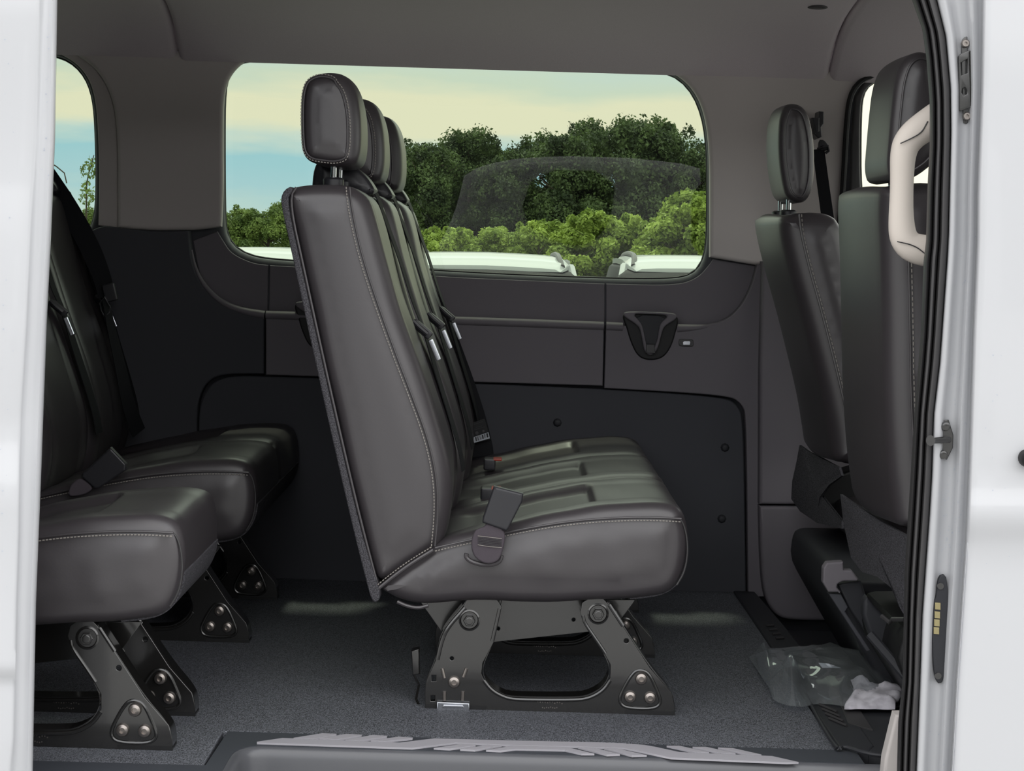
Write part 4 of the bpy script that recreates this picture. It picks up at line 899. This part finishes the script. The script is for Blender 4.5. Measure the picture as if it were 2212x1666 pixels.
o_ = t_.nodes.new('ShaderNodeOutputMaterial'); a_ = t_.nodes.new('ShaderNodeMixShader'); tr_ = t_.nodes.new('ShaderNodeBsdfTransparent'); gl_ = t_.nodes.new('ShaderNodeBsdfPrincipled')
tr_.inputs[0].default_value = (.93, .95, .96, 1); gl_.inputs['Base Color'].default_value = (.85, .9, .92, 1); gl_.inputs['Roughness'].default_value = .05; gl_.inputs['Metallic'].default_value = .75
lw_ = t_.nodes.new('ShaderNodeLayerWeight'); lw_.inputs[0].default_value = .35; mr_ = t_.nodes.new('ShaderNodeMapRange'); mr_.inputs[3].default_value = .08; mr_.inputs[4].default_value = .55
t_.links.new(lw_.outputs['Facing'], mr_.inputs[0]); t_.links.new(mr_.outputs[0], a_.inputs[0]); t_.links.new(tr_.outputs[0], a_.inputs[1]); t_.links.new(gl_.outputs[0], a_.inputs[2]); t_.links.new(a_.outputs[0], o_.inputs[0])
mk('film', bagsheet(True), pm, bag, smooth=60); mk('film_underside', bagsheet(False, 12, 8), pm, bag, smooth=28)
rows = []
for j in range(14):
    r_ = []
    for i in range(22):
        s_, t = i / 21, j / 13
        u = 1838 + 110 * s_ - 6 * t + 8 * math.sin(t * 5); v = 1458 + 58 * t + 22 * s_ * (1 - t) - 14 * math.exp(-((s_ - .2) / .15) ** 2) * (1 - t)
        x, y, _ = FL(u, v, .03); h = (.5 + noise.fractal(Vector((x * 14, y * 11, 5)), .9, 2.0, 4) * .6) * .030
        r_.append((x, y, .014 + h * min(1, 6 * min(s_ + .02, 1 - s_ + .1, t + .02, 1 - t + .02))))
    rows.append(r_)
mk('crumpled_paper', thick(grid(rows), (0, 0, -.002)), mat('crumpled_paper_white', '#d3d0d8', .7, col2='#b9b6be', vscale=40), label='crumpled white paper inside a clear plastic bag at right', cat='paper', smooth=70)
mk('paper_slip', thick(grid([[FL(1768, 1432, .045), FL(1790, 1434, .05), FL(1800, 1438, .045)], [FL(1776, 1442, .042), FL(1798, 1442, .046), FL(1817, 1443, .043)]]), (0, 0, -.001)), M['label'], label='small white paper slip on top of the clear plastic bag', cat='paper')
M['car_white'] = mat('parked_car_white', '#a4a7a7', .35, coat=.5, coat_r=.05)

# ------------------------------------------------------------------ outside
GZ = -.73
S('ground', box(-160, 160, -60, 200, GZ - .1, GZ), M['asphalt'])

def leaf_cloud(seed, blobs, nleaf, size):
    r_ = np.random.default_rng(seed); V = []; Fc = []
    w = np.array([b[3] ** 2 for b in blobs]); w /= w.sum()
    pick = r_.choice(len(blobs), nleaf, p=w)
    B = np.array(blobs)[pick]
    d = r_.normal(size=(nleaf, 3)); d /= np.linalg.norm(d, axis=1, keepdims=True)
    rad = B[:, 3] * (0.55 + 0.45 * r_.random(nleaf) ** .5) * (1 + .15 * r_.normal(size=nleaf))
    c = B[:, :3] + d * rad[:, None]
    n = d + .9 * r_.normal(size=(nleaf, 3)); n /= np.linalg.norm(n, axis=1, keepdims=True)
    a = np.cross(n, r_.normal(size=(nleaf, 3))); a /= np.linalg.norm(a, axis=1, keepdims=True); b = np.cross(n, a)
    s = size * (0.6 + .8 * r_.random(nleaf))[:, None]
    q = np.stack([c - a * s, c - b * s * .55, c + a * s, c + b * s * .55], 1).reshape(-1, 3)
    return q, [(4 * i, 4 * i + 1, 4 * i + 2, 4 * i + 3) for i in range(nleaf)]
def raw_mesh(name, vf, m):
    me = bpy.data.meshes.new(name); me.from_pydata(np.asarray(vf[0]).tolist(), [], vf[1]); me.materials.append(m); return me
def crown(seed, h, w, nb=46, low=.18):
    r_ = random.Random(seed); bl = []
    for _ in range(nb):
        t = r_.random(); z = h * (low + (1 - low) * t); ww = w / 2 * math.sqrt(max(.05, 1 - ((t - .38) / .68) ** 2))
        a = r_.random() * 6.28; rr = ww * r_.random() ** .5
        bl.append((rr * math.cos(a), rr * math.sin(a) * .8, z - .06 * h, h * r_.uniform(.055, .12)))
    for k in range(7):
        a = r_.random() * 6.28; bl.append((w * .32 * math.cos(a), w * .2 * math.sin(a), h * r_.uniform(.85, 1.0), h * .045))
    return bl
def trunk_vf(seed, h, w):
    r_ = random.Random(seed); out = []
    pts = [(0, 0, 0), (.05 * h * .3, 0, h * .3), (-.02 * h, 0, h * .6), (.01 * h, 0, h * .9)]
    out.append(tube(smooth_path(pts, 12), list(np.linspace(h * .028, h * .006, 12)), 8))
    for k in range(9):
        z = h * r_.uniform(.25, .75); a = r_.random() * 6.28; l = w * r_.uniform(.25, .45)
        out.append(tube([(0, 0, z), (l * .5 * math.cos(a), l * .5 * math.sin(a), z + l * .35), (l * math.cos(a), l * math.sin(a), z + l * .6)], [h * .010, h * .006, h * .003], 6))
    return join(*out)
protos = []
for i in range(4):
    h, w = 7.0, [5.2, 4.4, 6.2, 5.0][i]; bl = crown(11 + i, h, w, 56)
    protos.append((raw_mesh('foliage', leaf_cloud(21 + i, bl, 30000, .085), M['leaf_dark']), raw_mesh('trunk', trunk_vf(31 + i, h, w), M['bark'])))
bush = []
for i in range(3):
    bl = crown(51 + i, 2.4, 3.0, 34, .05); bush.append((raw_mesh('foliage', leaf_cloud(61 + i, bl, 18000, .055), M['leaf_bright']), raw_mesh('stem', trunk_vf(71 + i, 2.0, 2.2), M['bark'])))
midm = []
for i in range(2):
    bl = crown(81 + i, 4.0, 3.6, 40, .08); midm.append((raw_mesh('foliage', leaf_cloud(91 + i, bl, 20000, .066), M['leaf_mid']), raw_mesh('trunk', trunk_vf(95 + i, 4.0, 3.0), M['bark'])))
def plant(nm, meshes, u, vtop, dist, h0, label, cat, group, rz=0, wx=1.0):
    x, z = PX(u, vtop, dist - D); H_ = z - GZ; s = H_ / h0
    o = empty(nm, (x, dist - D, GZ), label, cat, group); o.rotation_euler[2] = rz; o.scale = (s * wx, s, s)
    for me in meshes:
        c = bpy.data.objects.new(me.name.split('.')[0], me); scn.collection.objects.link(c); c.parent = o
    return o
place = ['left of the dark tree group', 'above the left end of the parked cars', 'with the widest crown', 'standing behind its neighbours']
TR = [(868,322,96,0),(915,310,88,1),(965,312,100,2),(1015,292,92,3),(1062,318,99,1),(1108,335,90,0),(1152,318,97,2),(1195,302,93,3),(1240,292,88,1),(1290,270,94,2),(1345,276,90,0),(1395,268,98,3),(1440,280,91,1),(1485,312,95,2),(1528,335,90,0),(1580,330,92,3)]
ORD = ['leftmost', 'second', 'third', 'fourth', 'fifth', 'sixth', 'seventh', 'eighth', 'ninth', 'tenth', 'eleventh', 'twelfth', 'thirteenth', 'fourteenth', 'fifteenth', 'sixteenth']
for i, (u, v, d_, k) in enumerate(TR):
    plant('dark_tree', protos[k], u, v, d_, 7.0, 'dark green tree, %s of the tall row beyond the big side window' % (ORD[i] if i == 0 else ORD[i] + ' from left'), 'tree', 'dark trees of the row behind the parked cars', rz=i * 1.3, wx=.95)
BU = [(905,515,62,0),(955,492,60,1),(1010,512,64,2),(1062,500,61,0),(1115,492,63,1),(1165,480,60,2),(1215,492,64,0),(1262,470,61,1),(1305,460,60,2),(1350,478,63,0),(1400,480,61,1),(1450,470,60,2),(1490,450,58,0),(1522,430,57,1),(1560,420,58,2)]
for i, (u, v, d_, k) in enumerate(BU):
    plant('bush', bush[k], u, v, d_, 2.4, 'bright green bush, %s in the hedge below the dark trees' % (ORD[i] if i == 0 else ORD[i] + ' from left'), 'bush', 'bright bushes below the dark trees', rz=i * .9, wx=1.25)
for i, (u, v, d_, k) in enumerate([(490,462,70,0),(535,450,72,1),(580,455,70,0),(625,430,74,1),(440,470,75,1)]):
    plant('small_tree', midm[k], u, v, d_, 4.0, 'small bushy tree left of the middle headrests, ' + ['third from the left', 'fourth from the left', 'fifth from the left', 'partly hidden by the backrest', 'leftmost at the window edge'][i], 'tree', 'small trees left of the middle bench', rz=i * 1.7, wx=1.2)
for i, (u, v, d_, k) in enumerate([(205,455,66,0),(165,470,70,1),(110,480,72,0)]):
    plant('small_tree', midm[k], u, v, d_, 4.0, 'pale green tree low in the rear side window, ' + ['right one', 'middle one', 'left one'][i], 'tree', 'trees seen through the rear side window', rz=i * 1.1)
# thin leaning sapling in the rear window
x, z = PX(190, 350, 60); sap = empty('sapling', (PX(188, 480, 60)[0], 60, GZ), 'thin spindly sapling rising above the bushes in the rear side window', 'tree')
mk('stem', tube(smooth_path([(PX(188, 480, 60)[0], 60, GZ)] + [P3(u, v, 60) for u, v in [(187,440),(186,410),(189,385),(196,360),(203,335)]], 24), list(np.linspace(.05, .015, 24)), 6), M['bark'], sap)
lc = leaf_cloud(5, [(*P3(186, 425, 60), .3), (*P3(192, 368, 60), .32), (*P3(186, 400, 60), .16), (*P3(198, 348, 60), .15)], 260, .07)
mk('foliage', lc, M['leaf_mid'], sap, smooth=0)
br_ = empty('bare_branch', (P3(20, 1100, 58)[0], 58, GZ), 'thin bare drooping twig against the sky in the rear side window', 'branch')
mk('twig', tube(smooth_path([P3(u, v, 58) for u, v in [(20,660),(30,600),(40,380),(60,335),(112,350),(130,368),(140,372),(144,396)]], 20), .022, 5), M['bark'], br_)
for u, v, k, w_ in ((2004,420,0,'middle one'),(1955,440,1,'left one'),(2060,430,0,'right one')):
    plant('small_tree', midm[k], u, v, 66, 4.0, 'pale green tree low beyond the driver window, ' + w_, 'tree', 'trees beyond the driver window', rz=k)

# parked cars: only the roofs show above the sill, but each is a whole car
def car(xc, yc, label, rails=True, vtop=552, u=1050):
    zt = PX(u, vtop, yc - 0)[1]; H_ = zt - GZ
    root = empty('parked_car', (xc, yc + 2.2, GZ), label, 'car')
    def body(secs, closed=True):
        rows = []
        for (y, hw, z0, z1, r_) in secs:
            ring = [(-hw, z0), (-hw * 1.0, z0 + (z1 - z0) * .55), (-hw * .97, z1 - r_), (-hw * .90, z1 - r_ * .3), (-hw * .7, z1 - r_ * .06), (-hw * .35, z1 + .004), (0, z1 + .008), (hw * .35, z1 + .004), (hw * .7, z1 - r_ * .06), (hw * .9, z1 - r_ * .3), (hw * .97, z1 - r_), (hw, z0 + (z1 - z0) * .55), (hw, z0)]
            rows.append([(xc + x_, yc + y, GZ + z_) for x_, z_ in ring])
        v, f = grid(rows); n = len(rows[0]); f = list(f) + [list(range(n)), list(range((len(rows) - 1) * n, len(rows) * n))]
        return v, f
    mk('car_body', body([(-.02, .80, .35, .75, .1), (.1, .90, .25, .98, .1), (.5, .93, .22, 1.04, .08), (1.0, .94, .22, 1.06, .06), (2.5, .94, .22, 1.06, .06), (3.8, .93, .22, 1.04, .08), (4.3, .90, .28, .98, .1), (4.42, .80, .38, .8, .1)]), M['car_white'], root, smooth=50)
    mk('cabin_glass', body([(.75, .80, 1.0, 1.04, .02), (1.15, .76, 1.0, H_ - .14, .05), (1.5, .70, 1.0, H_ - .05, .06), (3.4, .70, 1.0, H_ - .06, .06), (3.9, .74, 1.0, H_ - .35, .05), (4.1, .78, 1.0, 1.04, .02)]), M['black'], root, smooth=50)
    mk('roof', body([(1.18, .60, H_ - .13, H_ - .10, .03), (1.30, .655, H_ - .11, H_ - .045, .05), (1.6, .67, H_ - .09, H_ - .005, .06), (2.4, .67, H_ - .08, H_, .06), (3.2, .66, H_ - .09, H_ - .01, .06), (3.7, .60, H_ - .12, H_ - .07, .04)]), M['car_white'], root, smooth=50)
    if rails:
        for s_ in (-1, 1):
            mk('roof_rail', tube(smooth_path([(xc + s_ * .60, yc + 1.28, GZ + H_ - .09), (xc + s_ * .575, yc + 1.5, GZ + H_ - .005), (xc + s_ * .57, yc + 2.4, GZ + H_ + .008), (xc + s_ * .56, yc + 3.3, GZ + H_ - .01), (xc + s_ * .56, yc + 3.6, GZ + H_ - .08)], 24), .022, 8), M['rubber'], root)
            mk('pillar', tube([(xc + s_ * .78, yc + .78, GZ + 1.03), (xc + s_ * .665, yc + 1.35, GZ + H_ - .09)], .035, 8), M['car_white'], root)
    for sx2 in (-1, 1):
        for yy in (.85, 3.5):
            mk('wheel', lathe([(.34, -.1), (.34, .1), (.30, .11), (.2, .09), (.05, .1)], (xc + sx2 * .82, yc + yy, GZ + .34), 'x', 24), M['black'], root)
    return root
car(PX(1052, 560, 11.2)[0], 9.9, 'white parked car with roof rails whose roof shows behind the middle of the big window', True, 550, 1050)
car(PX(1532, 560, 11.2)[0], 9.9, 'white parked car whose roof shows at the lower right corner of the big window', True, 556, 1500)
car(PX(566, 560, 11.2)[0], 10.2, 'white parked car whose roof shows at the lower left of the big window', False, 539, 570)

# white van standing behind the photographer, mirrored faintly in the big side window
vb = empty('parked_van', (1.0, -16, GZ), 'white van behind the camera, faintly mirrored in the big side window', 'van')
def vrow(pts): return [(x, y, z) for x, y, z in pts]
mk('van_body', plate([smooth_path([(-.95, GZ + .3), (-.95, GZ + 1.4), (-.62, GZ + 2.0), (-.5, GZ + 2.72), (2.5, GZ + 2.72), (2.62, GZ + 2.0), (2.95, GZ + 1.4), (2.95, GZ + .3)], 60, True, 2)], -18.5, -14.0, .15, 4), M['white_paint'], vb, smooth=50)
mk('windscreen', plate([smooth_path([(.27, GZ + 2.55), (1.2, GZ + 2.55), (1.15, GZ + 1.95), (.9, GZ + 1.7), (.6, GZ + 1.7), (.1, GZ + 1.98)], 40, True, 1)], -14.0, -13.96, .01), M['black'], vb)
for k in (-.4, 2.4): mk('wheel', lathe([(.35, -.12), (.35, .12), (.2, .13)], (k, -14.9, GZ + .35), 'x', 24), M['black'], vb)
